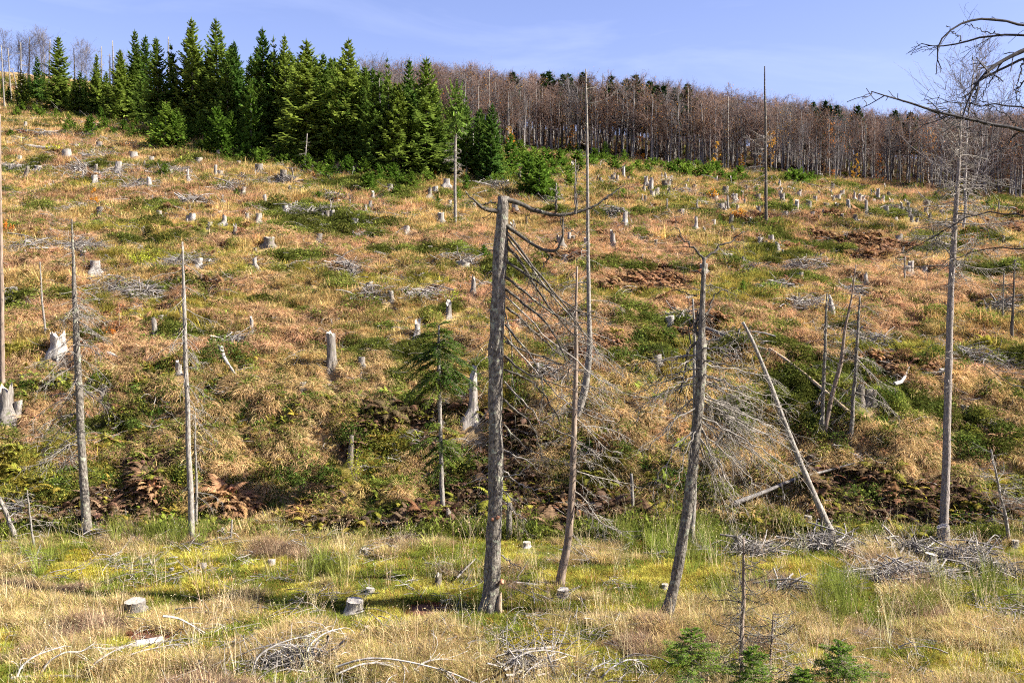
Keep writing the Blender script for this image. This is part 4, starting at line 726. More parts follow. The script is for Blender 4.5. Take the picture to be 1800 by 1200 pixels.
p = hit(800, 396); tuft = ob('live_tuft', conifer(517, R_=.9, whorls=7, per=7, low=.1, steps=7, fine=5, droop=.5, power=.4).mesh('live_tuft', M['spruce']), [o for o in COL.objects if o.name.startswith('tufted_pole')][0]); tuft.location = at(802, 215, p[1]) - p; tuft.scale = (1.15, 1.15, 2.2)
snag('thin_snag', [(1454, 515), (1452, 580), (1449, 650), (1446, 720), (1444, 772)], [3, 5, 6, 7, 9], 'left of three thin mossy snags standing together on the right bank', 'dead tree', 518, [(.1, .98, 34, .8, -.2, .35, .1, 0)], mat='bark_snag')
snag('forked_snag', [(1505, 465), (1498, 520), (1488, 560), (1482, 610), (1476, 650), (1462, 695), (1453, 740), (1448, 770)], [2, 3, 5, 6, 8, 8, 8, 9], 'bent middle one of three thin snags on the right bank', 'dead tree', 519, [(.45, .98, 34, .7, .3, .1, .1, 0)], mat='bark_brown')
snag('thin_snag', [(1513, 520), (1509, 580), (1505, 640), (1500, 700), (1497, 750), (1494, 778)], [3, 5, 6, 7, 8, 11], 'right one of three thin mossy snags, a tangle of branches on its right', 'dead tree', 520, [(.15, .98, 36, .9, -.2, .35, .1, 0), (.3, .8, 14, 1.7, -.5, .25, 0, 1)], mat='bark_snag')
snag('bare_sapling', [(1783, 455), (1782, 500), (1780, 550), (1778, 597)], [2, 3, 5, 6], 'small dark bare tree near the right edge of the slope', 'tree', 521, [(.3, .98, 26, 1.0, .2, .05, .2, 0)], mat='twig_dark', bmat='twig_dark')
snag('bare_sapling', [(1764, 480), (1763, 520), (1762, 566)], [2, 3, 4], 'smaller pale bare stem left of the dark tree at the right edge', 'tree', 522, [(.3, .98, 14, .7, .1, .1, .1, 0)])
snag('bare_sapling', [(1590, 450), (1590, 475), (1591, 498)], [2, 3, 3], 'pale little stem below the rust bracken hollow', 'dead sapling', 523, [(.3, .98, 8, .5, .3, 0, .1, 0)])
snag('curly_sapling', [(1742, 790), (1750, 830), (1757, 870), (1762, 880), (1768, 905), (1774, 955)], [3, 4, 4, 5, 6, 7], 'pale crooked sapling with curling twigs at the right end of the bank', 'sapling', 524, [(.2, .98, 26, 1.0, .2, .15, .1, 0), (.4, .7, 8, 1.2, .3, .1, .1, 1)], bmat='twig')
snag('split_post', [(1110, 832), (1111, 870), (1112, 913)], [5, 6, 7], 'slim upright post at the foot of the bank, between two snags', 'post', 525, mat='bark_grey', n=10)
snag('broken_post', [(896, 884), (895, 915), (894, 950)], [9, 11, 12], 'short grey post broken off just right of the thick snag', 'post', 526, mat='bark_snag', n=10, sides=10)
snag('broken_post', [(1446, 905), (1444, 925), (1444, 945)], [4, 5, 5], 'short thin post left of the foot of the leaning pole', 'post', 527, n=8)
snag('broken_post', [(408, 913), (407, 935), (406, 952)], [3, 4, 4], 'thin short post at the back of the meadow, right of the slim snag', 'post', 528, n=8)
snag('broken_post', [(379, 290), (379, 302), (379, 317)], [5, 6, 6], 'upright dark post on the upper slope below the young spruces', 'post', 529, n=8)
snag('broken_post', [(50, 293), (46, 304), (41, 316)], [6, 7, 7], 'dark leaning post on the upper left slope', 'post', 530, n=8, mat='stump_dark')
snag('spire_stump', [(1459, 518), (1461, 535), (1464, 557)], [3, 9, 14], 'pale splintered spire stump right of the middle, with grey tangle beside it', 'stump', 531, mat='stump_pale', n=10, sides=9, rough=.3)
snag('spire_stump', [(618, 765), (617, 790), (615, 818)], [7, 9, 11], 'dark rotten upright stump on the lower bank with yellow leaves beside it', 'stump', 532, mat='stump_dark', n=10, sides=9, rough=.3)
snag('young_dead_conifer', [(1308, 945), (1308, 985), (1307, 1040), (1306, 1100), (1304, 1160), (1302, 1225)], [3, 5, 7, 8, 9, 11], 'small dead conifer with upcurved bare branches at the bottom right', 'dead tree', 533, [(.05, .95, 62, .95, .0, .15, .45, 0), (.88, .99, 10, .6, .5, -.1, .2, 0)], mat='bark_brown', bmat='twig_dark', Y=18.6, sink=1.0)
snag('young_dead_conifer', [(1358, 1075), (1357, 1120), (1355, 1170), (1353, 1225)], [2, 4, 5, 7], 'smaller dead conifer just right of the other one at the bottom', 'dead tree', 534, [(.1, .98, 34, .85, .1, .1, .4, 0)], mat='bark_brown', bmat='twig', Y=18.8, sink=1.0)
# skeleton poles at the top left and front of the wood
sk = [((2, 80), (8, 195)), ((36, 75), (38, 190)), ((22, 120), (37, 192)), ((14, 85), (20, 185)), ((88, 70), (86, 160)), ((178, 82), (178, 155)), ((198, 72), (199, 150)), ((296, 65), (296, 150)), ((130, 85), (132, 160)), ((193, 95), (193, 150)), ((540, 235), (535, 298)), ((476, 218), (477, 256)), ((832, 235), (832, 310)), ((698, 250), (698, 308)), ((742, 225), (742, 300)), ((733, 235), (733, 300)), ((52, 66), (50, 165)),
      ((1060, 130), (1056, 262)), ((860, 126), (861, 262)), ((958, 158), (956, 262)), ((1012, 280), (1010, 365)), ((978, 322), (977, 380)), ((1210, 155), (1209, 290)), ((1620, 230), (1618, 330)), ((1735, 230), (1733, 345)), ((1780, 230), (1779, 348)), ((1280, 170), (1280, 300)), ((1522, 220), (1520, 322))]
for i, ((a, b), (c_, d_)) in enumerate(sk):
    Yk = 150 if d_ < 170 and a < 320 else None
    snag('skeleton_pole', [(a, b), ((a + c_) / 2, (b + d_) / 2), (c_, d_)], [1.5, 2.5, 3], uniq('thin bleached dead trunk', (a + c_) / 2, (b + d_) / 2), 'dead tree', 540 + i, [(.35, .98, 12, .9, .1, .05, .1, 0)] if i % 2 else [(.3, .95, 8, .5, 0, 0, 0, 0)], n=8, sides=5, group='thin dead trunks on the hillside', Y=Yk)
# the thin live fir
U, UP, Ub, UY, ur = snag('thin_fir', [(771, 572), (771, 620), (773, 700), (775, 780), (777, 850), (779, 906)], [3, 6, 7, 7, 8, 9], 'thin live fir with a flat green top and a lower ring of green branches', 'fir', 535, [(.2, .75, 14, .7, -.2, .3, 0, 0)])
def fir_branch(r, base, az, el, Ln, mat, name, parent, dens=1.0, nl=.03, droop=.15):
    mb = MB(); tw = MB(); n = int(9 + 12 * Ln); t = np.linspace(0, 1, n)[:, None]; d = np.array([cos(az) * cos(el), sin(az) * cos(el), sin(el)]); ax = base + Ln * (t * d + t * t * np.array([0, 0, -droop])); T = unit(np.gradient(ax, axis=0)); side = unit(np.cross(d, [0, 0, 1]))
    tube(tw, ax, np.linspace(.010, .003, n), 4)
    S_ = [(ax[i], unit(T[i] * .75 + sg * side * .8 + r.normal(0, .22, 3) + np.array([0, 0, -.15])), Ln * .38 * (1.08 - (i / n) ** 1.4 * .85) * r.uniform(.75, 1.2)) for i in range(2, n) for sg in (-1, 1)] + [(ax[0], unit(ax[-1] - ax[0]), Ln * 1.03)]
    for (b, dd, l_) in S_:
        m = max(3, int(l_ / .022 * dens)); s = np.linspace(.08, 1, m)[:, None]; C = b + dd * l_ * s + np.array([0, 0, -.10]) * l_ * s * s
        if l_ < Ln: tube(tw, [b, b + dd * l_ * .5, C[-1]], [.004, .003, .002], 3)
        for sg in (-1, 1):
            nd = unit(dd * .6 + sg * np.cross(dd, [0, 0, 1]) * .9 + r.normal(0, .28, (m, 3)) + np.array([0, 0, .12])); wv = unit(np.cross(nd, r.normal(0, 1, (m, 3)) + [0, 0, 1.5])) * nl * .17; tip = C + nd * nl * r.uniform(.7, 1.3, (m, 1))
            mb.add(np.stack([C - wv, tip - wv * .4, tip + wv * .4, C + wv], 1), np.arange(m * 4).reshape(-1, 4), np.repeat(r.random() * .5 + r.random(m) * .5, 4))
    o = ob(name, tw.mesh(name, M['bark_brown']), parent); ob('needles', mb.mesh('needles', M[mat]), o)
for (y, az, Ln, el) in [(572, 0, .45, .6), (575, 2, .5, .5), (578, 4, .5, .5), (585, 1, .8, .25), (588, 3, .8, .2), (590, 5, .8, .2), (600, .2, 1.1, 0), (602, 2.2, 1.0, .05), (604, 4.2, 1.0, 0), (612, 3.1, 1.25, -.12), (618, .3, 1.3, -.15), (620, 5.2, 1.1, -.1), (632, 2.9, 1.35, -.2), (640, .1, 1.2, -.2), (650, 3.5, 1.2, -.3), (655, 5.7, 1.1, -.25), (668, 2.6, 1.2, -.35), (672, .4, .9, -.3), (640, 1.5, .9, -.1), (650, 4.6, .9, -.15),
                     (742, 3.3, .5, 0), (752, .2, .6, .1), (765, 3.0, .9, -.1), (770, .1, 1.0, -.05), (775, 4.5, .8, -.1), (772, 1.5, .7, 0), (782, 5.6, .8, -.15), (785, 2.5, .8, -.2), (800, 3.4, .7, -.25), (806, .5, .6, -.2), (812, 3.9, .5, -.3)]:
    fir_branch(ur, at(np.interp(y, [570, 906], [771, 779]), y, UY) - Ub, az + ur.normal(0, .4), el + .05 - .1 * (y > 600), Ln * ur.uniform(.7, 1.2), 'fir', 'live_branch', U, 1.1, .055, droop=.35)
    if y < 700: fir_branch(ur, at(np.interp(y, [570, 906], [771, 779]), y + ur.uniform(-9, 9), UY) - Ub, az + ur.uniform(1.5, 5), el + ur.normal(0, .12), Ln * ur.uniform(.45, 1.05), 'fir', 'live_branch', U, 1.1, .055, droop=.4)
# near young spruces at the bottom edge: px of stem, top row, foot row, depth, spread
for i, (px, top, Y, sp, lab) in enumerate([(1215, 1108, 17.6, .95, 'open young spruce at the bottom edge, left of the small dead conifer'), (1322, 1140, 17.4, .6, 'little green spruce at the bottom edge behind the dead conifer stem'), (1474, 1132, 17.5, .95, 'dense young spruce at the bottom edge, right of the dead conifers'), (1412, 1180, 17.2, .6, 'tiny green spruce at the bottom edge between two others')]):
    r = np.random.default_rng(700 + i); p = at(px, 1240, Y); gz = float(H(p[0], Y)); b = np.array([p[0], Y, gz]); o = empty('near_spruce', b); tp = at(px, top, Y) - b; mb = MB(); tube(mb, [[0, 0, -.1], tp * .5, tp], [.03, .018, .005], 6); ob('trunk', mb.mesh('trunk', M['bark_brown']), o)
    hh = tp[2]
    for k in range(30 if sp > .5 else 18):
        f = 1 - (k / 34 if sp > .5 else k / 20) * .55; zz = hh * f; fir_branch(r, tp * f, k * 2.4 + r.normal(0, .3), .55 * f ** 3 + r.normal(0, .1), (sp * (1.0 - f) * 1.7 + .10) * r.uniform(.6, 1.2), 'spruce_young', 'live_branch', o, .85, .042, .12)
    tag(o, lab, 'young spruce')
# ------------------------------------------------------------------ the near bare tree whose crown reaches in at the top right
NY = 13.0; nb = at(2080, 1200, NY); nb[2] = float(H(nb[0], NY)); NT = empty('overhanging_tree', nb); mb = MB(); tp = [np.array([0, 0, -.3]), np.array([-.05, .1, 2.5]), np.array([-.1, .1, 5]), np.array([-.05, .15, 7.5]), np.array([-.15, .1, 9.5]), np.array([-.1, .1, 12])]
Q, Wd = resample(tp, [.20, .17, .14, .12, .08, .03], 24); tube(mb, Q, Wd, 12, .1, 5); ob('trunk', mb.mesh('trunk', M['beech'], True), NT); tag(NT, 'bare tree reaching in from the top right with long arching dark twigs', 'tree')
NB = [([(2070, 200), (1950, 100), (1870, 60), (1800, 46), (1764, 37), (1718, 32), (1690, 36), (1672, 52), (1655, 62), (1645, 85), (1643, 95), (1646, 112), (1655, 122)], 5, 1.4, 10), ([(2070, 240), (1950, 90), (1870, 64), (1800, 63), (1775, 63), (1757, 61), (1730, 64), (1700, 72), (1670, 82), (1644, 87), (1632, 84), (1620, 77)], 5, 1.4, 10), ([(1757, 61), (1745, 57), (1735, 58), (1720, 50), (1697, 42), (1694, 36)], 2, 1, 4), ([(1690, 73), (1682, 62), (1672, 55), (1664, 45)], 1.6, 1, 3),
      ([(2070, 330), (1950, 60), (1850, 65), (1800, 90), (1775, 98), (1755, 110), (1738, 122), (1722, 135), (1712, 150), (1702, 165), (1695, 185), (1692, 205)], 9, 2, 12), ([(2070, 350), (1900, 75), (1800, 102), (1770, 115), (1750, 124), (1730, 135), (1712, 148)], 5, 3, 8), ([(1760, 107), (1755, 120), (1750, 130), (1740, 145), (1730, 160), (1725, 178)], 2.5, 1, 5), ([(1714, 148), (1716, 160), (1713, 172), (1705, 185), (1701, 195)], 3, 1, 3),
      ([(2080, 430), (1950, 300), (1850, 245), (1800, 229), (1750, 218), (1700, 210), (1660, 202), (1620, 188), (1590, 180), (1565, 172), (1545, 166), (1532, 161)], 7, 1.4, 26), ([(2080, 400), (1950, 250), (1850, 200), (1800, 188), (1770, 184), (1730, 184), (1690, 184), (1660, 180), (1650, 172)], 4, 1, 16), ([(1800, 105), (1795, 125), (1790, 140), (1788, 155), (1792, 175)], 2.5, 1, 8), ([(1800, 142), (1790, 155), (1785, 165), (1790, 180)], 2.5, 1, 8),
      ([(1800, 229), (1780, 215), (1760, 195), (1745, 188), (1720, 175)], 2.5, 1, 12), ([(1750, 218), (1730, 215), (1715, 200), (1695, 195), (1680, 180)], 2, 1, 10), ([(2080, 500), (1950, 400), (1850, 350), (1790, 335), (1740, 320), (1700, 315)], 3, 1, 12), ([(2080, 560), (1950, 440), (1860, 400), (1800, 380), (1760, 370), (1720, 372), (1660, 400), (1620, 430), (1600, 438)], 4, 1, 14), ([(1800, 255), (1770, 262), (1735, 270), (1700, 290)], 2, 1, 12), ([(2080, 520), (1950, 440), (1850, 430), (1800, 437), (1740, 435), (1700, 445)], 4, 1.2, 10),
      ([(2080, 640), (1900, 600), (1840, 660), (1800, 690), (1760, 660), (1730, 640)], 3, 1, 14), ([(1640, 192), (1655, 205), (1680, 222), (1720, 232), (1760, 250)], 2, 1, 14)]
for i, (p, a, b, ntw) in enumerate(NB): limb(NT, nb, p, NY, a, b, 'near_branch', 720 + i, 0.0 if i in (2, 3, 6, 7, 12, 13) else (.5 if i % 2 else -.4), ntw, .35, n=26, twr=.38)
# ------------------------------------------------------------------ stumps
def stump_mesh(seed, hw=1.0, flare=.45, roots=4, ragged=.08, hollow=.0, slant=.1):
    """unit stump: radius .5 at the waist, height 1, spreading roots; returns sides and cut face"""
    r = np.random.default_rng(seed); S = 18; th = np.linspace(0, 2 * pi, S, endpoint=False); zs = np.array([-.9, -.05, .12, .3, .55, .8, 1.0]); ph = r.uniform(0, 6.28, roots)
    lobe = np.zeros(S)
    for p_ in ph: lobe += np.exp(-((np.angle(np.exp(1j * (th - p_)))) / .32) ** 2)
    Rz = []
    for z in zs:
        f = max(0, 1 - max(z, -.1) / .45) ** 1.6; Rz.append(.42 * (1 + .05 * np.sin(th * 3 + seed)) * (1 + flare * f * .5) + .55 * flare * lobe * f ** 1.1 + .02 * r.normal(0, 1, S))
    top = 1 + slant * np.cos(th + seed) + ragged * r.normal(0, 1, S)
    V = [];
    for k, z in enumerate(zs):
        zz = z if z < .8 else (z if k < len(zs) - 1 else 1) * 1.0; zc = np.full(S, zz) if k < len(zs) - 1 else top; V.append(np.stack([Rz[k] * np.cos(th), Rz[k] * np.sin(th), zc], 1))
    V = np.concatenate(V); V[:, :2] /= np.abs(V[S:3 * S, 0]).max() * 2 / 1.12; i = np.arange(len(zs) - 1)[:, None] * S; j = np.arange(S)[None]; jn = (j + 1) % S; Q = np.stack([i + j, i + jn, i + S + jn, i + S + j], -1).reshape(-1, 4)
    side = MB(); side.add(V, Q)
    rim = V[-S:]; inner = rim * np.array([.55, .55, 1]) - np.array([0, 0, .01 + hollow]); cut = MB(); c0 = np.array([[0, 0, 1 - hollow * 1.2]]) ; VV = np.vstack([rim * np.array([.995, .995, 1]), inner, c0])
    Q2 = [[k, (k + 1) % S, S + (k + 1) % S, S + k] for k in range(S)] + [[S + k, S + (k + 1) % S, S + (k + 2) % S, 2 * S] for k in range(0, S, 2)]
    cut.add(VV, Q2); return side, cut
ST = []
for i in range(10):
    a, b = stump_mesh(800 + i, flare=(.5, .8, .3, 1.0, .6)[i % 5], roots=(4, 5, 3, 6, 4)[i % 5], ragged=(.03, .10, .02, .06, .14)[i % 5], hollow=(.0, .12, 0, .05, .2)[i % 5], slant=(.04, .16, .08, .2, .1)[i % 5]); ST.append((a, b))
SM = {}
def stump_data(i, tone):
    if (i, tone) not in SM:
        a, b = ST[i]; SM[(i, tone)] = (a.mesh('stump_' + tone, M['stump_' + tone], i % 2 == 0), b.mesh('cut_face', M['stump_dark' if tone == 'dark' and i % 2 else 'cut']))
    return SM[(i, tone)]
rs = np.random.default_rng(51)
def stump(px, pyb, wpx, hpx, tone, label=None, proto=None, lean=None, group='stumps left on the cleared hillside'):
    p = hit(px, pyb - min(3, hpx * .12)); k = p[1] / F; wd = wpx * k; hh = hpx * k * 1.12
    asp = hpx / wpx; i = int(rs.integers(0, 10)) if proto is None else proto; i = i if (asp > .8 or i % 5 in (0, 2)) else (0 if i % 2 else 2); a, b = stump_data(i, tone)
    asp = hpx / wpx; d1 = 'tall' if asp > 1.5 else 'squat' if asp < .65 else 'stubby'; d2 = {'pale': 'bleached', 'grey': 'grey', 'dark': 'dark rotten'}[tone]; d3 = 'big' if wpx > 20 else 'small' if wpx < 9 else ''
    KEEP.append((p[0], p[1], wd)); o = ob('tree_stump', a, None, p - np.array([0, 0, .02])); s = wd * 1.26; o.scale = (s, s, hh); o.rotation_euler = (rs.normal(0, .05), rs.normal(0, .07) if lean is None else lean, rs.uniform(0, 6.28))
    ob('cut_face', b, o); tag(o, label or uniq(' '.join(x for x in (d3, d2, d1) if x) + ' stump', px, pyb), 'stump', None if label else group); return o
T = {'p': 'pale', 'g': 'grey', 'd': 'dark'}
SL1 = '135,668,25,20,p 207,675,20,15,g 525,780,45,25,g 600,800,40,20,d 357,835,50,35,p 485,830,30,25,g 705,828,45,22,p 100,833,30,12,p 797,860,35,28,p 1050,865,40,28,g 1150,835,25,35,p 1258,875,30,20,g 622,915,45,50,p 200,905,45,25,p 992,960,28,50,p 1370,915,60,38,g 1495,960,50,50,d 785,985,35,38,p 500,960,45,30,p 805,1058,20,20,p 872,1035,15,12,p 1173,1065,28,30,p 1735,950,30,20,g 1740,1055,30,35,p 1505,1115,35,25,p 1530,1100,30,20,g 840,1140,30,25,g 1305,1160,35,30,g 1365,1175,45,40,g 1185,1190,45,40,p 1755,1140,35,25,p 1700,1160,15,30,p 530,1130,40,30,g 990,1165,25,20,g'
SL2 = '150,985,25,35,g 165,1045,30,30,p 258,1015,40,35,g 467,1045,40,40,d 497,1030,30,35,p 572,1080,28,20,p 703,1115,25,35,g 915,1120,45,50,g 555,980,50,30,p 65,925,25,35,g 70,1190,45,30,p 525,1170,50,40,g 1218,890,25,30,p 1327,885,18,20,p 1410,948,12,15,p 1440,935,15,20,p 1488,945,16,50,p 1535,965,22,25,g 1633,1018,22,55,p 1667,980,18,15,p 1688,958,14,35,g 1711,960,18,38,p 1740,945,14,15,p 1790,945,15,15,p 1520,872,12,12,p 1687,858,12,22,p 1675,885,12,15,g 1718,1125,12,60,g 1495,1190,35,55,p 1163,1050,20,20,p 1045,1035,20,20,p 1183,965,25,15,p 1553,1025,20,10,p 940,955,22,40,d'
SL3 = '13,940,14,18,p 178,955,14,20,p 240,940,14,15,p 15,990,25,15,p 37,1025,20,25,g 265,985,22,18,g 236,1018,18,28,p 75,1100,25,35,g 205,1110,35,28,g 240,1110,28,55,g 275,1065,40,32,p 510,990,25,30,p 520,1020,25,25,p 563,1003,22,16,p 530,1075,32,25,g 615,1050,28,30,p 697,1065,30,25,p 665,1095,30,30,p 735,1020,18,15,p 750,1045,18,20,p 790,1063,26,25,g 840,1028,22,18,p 815,1110,20,30,g 740,1140,25,30,g 525,1135,18,18,p 928,1060,26,32,g 1028,1058,26,50,p 1068,1008,20,28,p 968,1130,45,55,p 1077,1130,25,35,p 1155,1110,30,35,d 1192,1142,30,28,g 1265,1058,25,18,g 727,940,18,20,p 467,968,12,28,p 383,920,18,20,g 960,1055,14,12,p 850,945,12,12,p 1665,1138,16,60,g 1650,1170,35,15,g 217,870,14,24,p 600,895,12,14,p 1120,1165,30,15,p 1745,1140,30,18,g'
SL4 = '440,165,45,35,g 1345,215,55,45,p 1420,100,80,40,d 1680,80,45,40,g 755,35,35,30,g 740,110,30,15,p 75,350,60,30,g 1048,205,45,35,p 848,485,35,20,g 940,775,60,55,g 545,890,50,45,g 1345,130,30,20,d 1600,850,50,30,d 1120,345,40,25,d'
SL5 = '345,30,40,30,g 150,325,40,30,g 265,390,50,45,g 640,225,80,35,g 695,360,35,80,g 122,765,30,30,g 1432,100,45,65,g 1587,178,22,25,p 1658,100,25,30,d 1475,215,35,18,g 960,405,25,15,p 935,525,50,35,g 1020,605,20,20,p 1210,710,35,40,g 1665,730,60,45,g 1735,515,50,40,g 1675,625,12,15,p 1330,590,45,25,g 60,240,40,14,g'
SL6 = '110,235,60,35,g 240,185,50,40,d 315,210,40,40,g 405,90,35,30,p 525,145,18,25,p 728,165,22,20,g 620,275,40,30,p 860,195,22,15,g 960,220,14,14,p 1140,80,35,30,g 1275,240,35,25,g 1015,225,40,20,d 905,580,35,30,p 1110,665,45,25,g 1065,700,40,20,g 555,715,45,30,g 990,935,55,60,d 935,940,50,80,d 790,1030,50,40,d 1480,970,55,30,g 1610,1060,60,40,d 1390,125,20,25,g 1680,75,40,25,d 590,400,50,30,d 1160,135,30,25,g 715,850,40,40,d 945,275,30,20,d'
for txt, (ox, oy) in ((SL1, (0, 0)), (SL2, (600, 0)), (SL3, (1200, 0)), (SL4, (0, 400)), (SL5, (600, 400)), (SL6, (1200, 400))):
    for s in txt.split():
        x, y, w_, h_, t = s.split(','); stump(ox + float(x) / 3, oy + float(y) / 3, float(w_) / 3, float(h_) / 3, T[t])
rx = np.random.default_rng(61)
CL = [(1150, 350, 60, 14, 8), (1290, 350, 70, 18, 12), (1420, 345, 60, 14, 10), (1540, 360, 70, 14, 10), (1640, 385, 60, 14, 8), (1240, 400, 60, 20, 8), (1360, 430, 60, 16, 6), (1080, 320, 40, 8, 5), (430, 320, 120, 18, 8), (200, 300, 120, 20, 8), (620, 370, 90, 20, 6), (350, 400, 120, 20, 5), (900, 400, 60, 20, 4), (1000, 440, 50, 25, 5), (1700, 430, 60, 30, 6), (1580, 500, 60, 20, 4), (1180, 330, 60, 10, 7), (1330, 365, 90, 16, 10), (1480, 350, 80, 12, 10), (1600, 370, 70, 12, 8), (1450, 390, 90, 14, 7), (100, 330, 80, 20, 5), (500, 360, 90, 20, 5)]
for (cx, cy, sx, sy, n_) in CL:
    for _ in range(n_):
        x, y = cx + rx.normal(0, sx * .5), cy + rx.normal(0, sy * .5); s = (y / 420) * rx.uniform(.7, 1.2); stump(x, y, 9 * s * rx.uniform(.8, 1.5), 9 * s * rx.uniform(.7, 1.7), rx.choice(['grey', 'grey', 'pale', 'dark']))
# named ones on the bank and in the meadow
for a in [(168, 478, 24, 16, 'pale', 'bright slanting block stump above the mottled snag', 3), (273, 595, 24, 26, 'grey', 'grey stump with spread roots in green bilberry, left of the slim snag', 3), (104, 622, 36, 30, 'pale', 'pale broken stump block behind the mottled snag', 4), (442, 586, 12, 22, 'pale', 'narrow upright bleached stump stub in the middle left slope', 1),
          (583, 650, 23, 56, 'grey', 'tall grey stump standing on the bank, left of the thin fir', 0), (12, 734, 34, 44, 'grey', 'big round hollow cut stump at the left edge', 4), (32, 735, 15, 24, 'grey', 'small cut stump touching the big hollow one at the left edge', 2), (789, 562, 26, 24, 'grey', 'broad slanted stump with a dark hollow side above the thin fir', 3), (733, 594, 18, 25, 'pale', 'bright white stump just left of the thin fir top', 1),
          (636, 650, 13, 17, 'grey', 'small grey stump right of the tall grey one, with a shoot at its foot', 2), (833, 742, 40, 70, 'grey', 'big buttressed stump leaning beside the thick snag', 3), (1646, 657, 14, 14, 'dark', 'dark upper one of two brown stumps left of the pole tree', 2), (1656, 670, 18, 18, 'dark', 'dark lower one of two brown stumps left of the pole tree', 0),
          (1524, 712, 19, 22, 'dark', 'dark stump at the foot of the tangled thin snag', 2), (240, 1075, 38, 18, 'grey', 'flat grey meadow stump in the grass at the lower left', 2), (477, 993, 15, 9, 'pale', 'little round bleached stump in the meadow, left of the middle', 2), (575, 932, 22, 8, 'pale', 'flat white stump at the back of the meadow below the bank', 1), (357, 1000, 13, 10, 'grey', 'small round stump beside the broken boughs on the left meadow', 2), (302, 1006, 12, 8, 'pale', 'pale stub beside the broken boughs on the left meadow', 0),
          (622, 1076, 44, 20, 'pale', 'wide flat weathered stump in green grass, lower middle', 3), (650, 1043, 18, 9, 'pale', 'small pale stump right above the wide flat one', 2), (646, 1106, 13, 6, 'pale', 'tiny white stub below the wide flat stump', 0), (659, 933, 15, 8, 'grey', 'small stump at the foot of the bank, left of the thin fir', 1), (642, 973, 22, 9, 'grey', 'flat grey stump in the middle back meadow', 1), (694, 964, 15, 5, 'pale', 'low bleached stump in the green middle meadow', 0),
          (770, 1031, 16, 19, 'dark', 'dark rotten stub left of the thick snag', 4), (789, 925, 23, 23, 'grey', 'stump with a root leg at the foot of the thin fir', 3), (926, 962, 20, 9, 'pale', 'flat pale stump right of the broken post', 0), (1022, 990, 14, 6, 'pale', 'small white stub right of the slim brown stem', 0), (1070, 924, 20, 10, 'pale', 'whitish cut stump at the back of the meadow near the slim post', 2), (1089, 920, 9, 11, 'dark', 'small dark stub right of the whitish cut stump', 0), (928, 924, 14, 6, 'grey', 'low grey stump at the foot of the bank behind the thick snag', 1),
          (990, 1050, 30, 14, 'pale', 'weathered root stump below the slim brown stem', 3), (1169, 1033, 17, 7, 'pale', 'flat pale stub left of the foot of the twiggy snag', 0), (1420, 922, 20, 14, 'pale', 'pale cut stump just left of the leaning pole', 1), (1412, 934, 16, 9, 'grey', 'lower mossy stump in front of the pale one by the leaning pole', 0), (1298, 966, 17, 21, 'grey', 'upright grey stump right of the twiggy snag', 2), (1557, 938, 23, 11, 'grey', 'ragged low stump between the leaning pole and the pole tree', 1),
          (1659, 955, 24, 27, 'grey', 'round cut stump standing right in front of the pole tree', 2), (1646, 947, 7, 11, 'dark', 'tiny dark stub touching the round cut stump', 0), (1701, 953, 20, 7, 'pale', 'flat pale stump right of the pole tree', 0), (1635, 992, 22, 17, 'grey', 'mossy hollow stump inside the big brushwood heap', 4), (1784, 963, 18, 12, 'grey', 'grey stump at the right edge of the meadow', 1), (1237, 1093, 14, 12, 'dark', 'small dark root stub below the twiggy snag', 4), (395, 945, 14, 14, 'grey', 'ragged bleached stub beside the thin short post', 4), (259, 940, 14, 8, 'pale', 'pale stone-like stub left of the slim grey snag', 1), (1008, 998, 6, 5, 'pale', 'tiny pale stub left of the slim brown stem foot', 0)]:
    stump(a[0], a[1], a[2], a[3], a[4], a[5], a[6])
# ------------------------------------------------------------------ logs
def log(pts, w0, w1, label, tone='stick', lift=.0, name='fallen_log', cat='log', seed=1, Y=None, onground=True):
    tone = 'bough' if tone == 'stump_pale' else tone
    W = []
    for (x, y) in pts:
        p = hit(x, y) if onground else at(x, y, Y); p = p + np.array([0, 0, lift if onground else 0]); W.append(p)
    W = np.array(W); ym = W[:, 1].mean(); base = W.mean(0); rad = np.linspace(w0, w1, len(W)) * ym / F / 2; W[:, 2] += rad * .5 if onground else 0
    P, R_ = resample(W - base, rad, 12); mb = MB(); tube(mb, P, R_, 9, .15, seed); o = ob(name, mb.mesh(name, M[tone], True), None, base)
    for e, sg in ((0, 1), (-1, -1)):
        c = MB(); d = unit(P[e] - P[e + sg]); tube(c, [P[e] - d * .01, P[e] + d * .004], [R_[e] * .97, R_[e] * .94], 9, 0, 0, cap=True); ob('cut_end', c.mesh('cut_end', M['cut']), o)
    tag(o, label, cat); return o
log([(44, 260), (70, 262), (98, 263)], 7, 7, 'long pale log lying on the upper left slope', 'stump_pale'); log([(130, 258), (146, 257)], 5, 5, 'short pale log piece right of the long pale log', 'stump_pale')
log([(285, 910), (335, 890), (400, 866)][:0] or [(1292, 911), (1340, 892), (1400, 866), (1450, 852), (1502, 839)], 8, 3, 'barkless trunk lying across the foot of the bank on the right', 'stick', lift=.45)
log([(1352, 632), (1380, 650), (1420, 683), (1460, 718), (1494, 750)], 5, 6.5, 'brown trunk fallen down the slope onto the trio of thin snags', 'wood_bare', lift=.4); log([(1240, 588), (1300, 612), (1352, 632)], 6, 8, 'grey end of a fallen trunk buried in twigs behind the twiggy snag', 'bark_grey', lift=.25)
log([(789, 862), (805, 882), (820, 901)], 5, 7, 'grey pole leaning down the bank right of the thin fir', 'bark_grey', lift=.15); log([(903, 1027), (930, 1029), (952, 1031)], 8, 6, 'pale log in the meadow right of the thick snag', 'stump_pale'); log([(955, 1021), (985, 1026), (1000, 1027)], 5, 5, 'dark lying branch touching the foot of the slim brown stem', 'stump_dark')
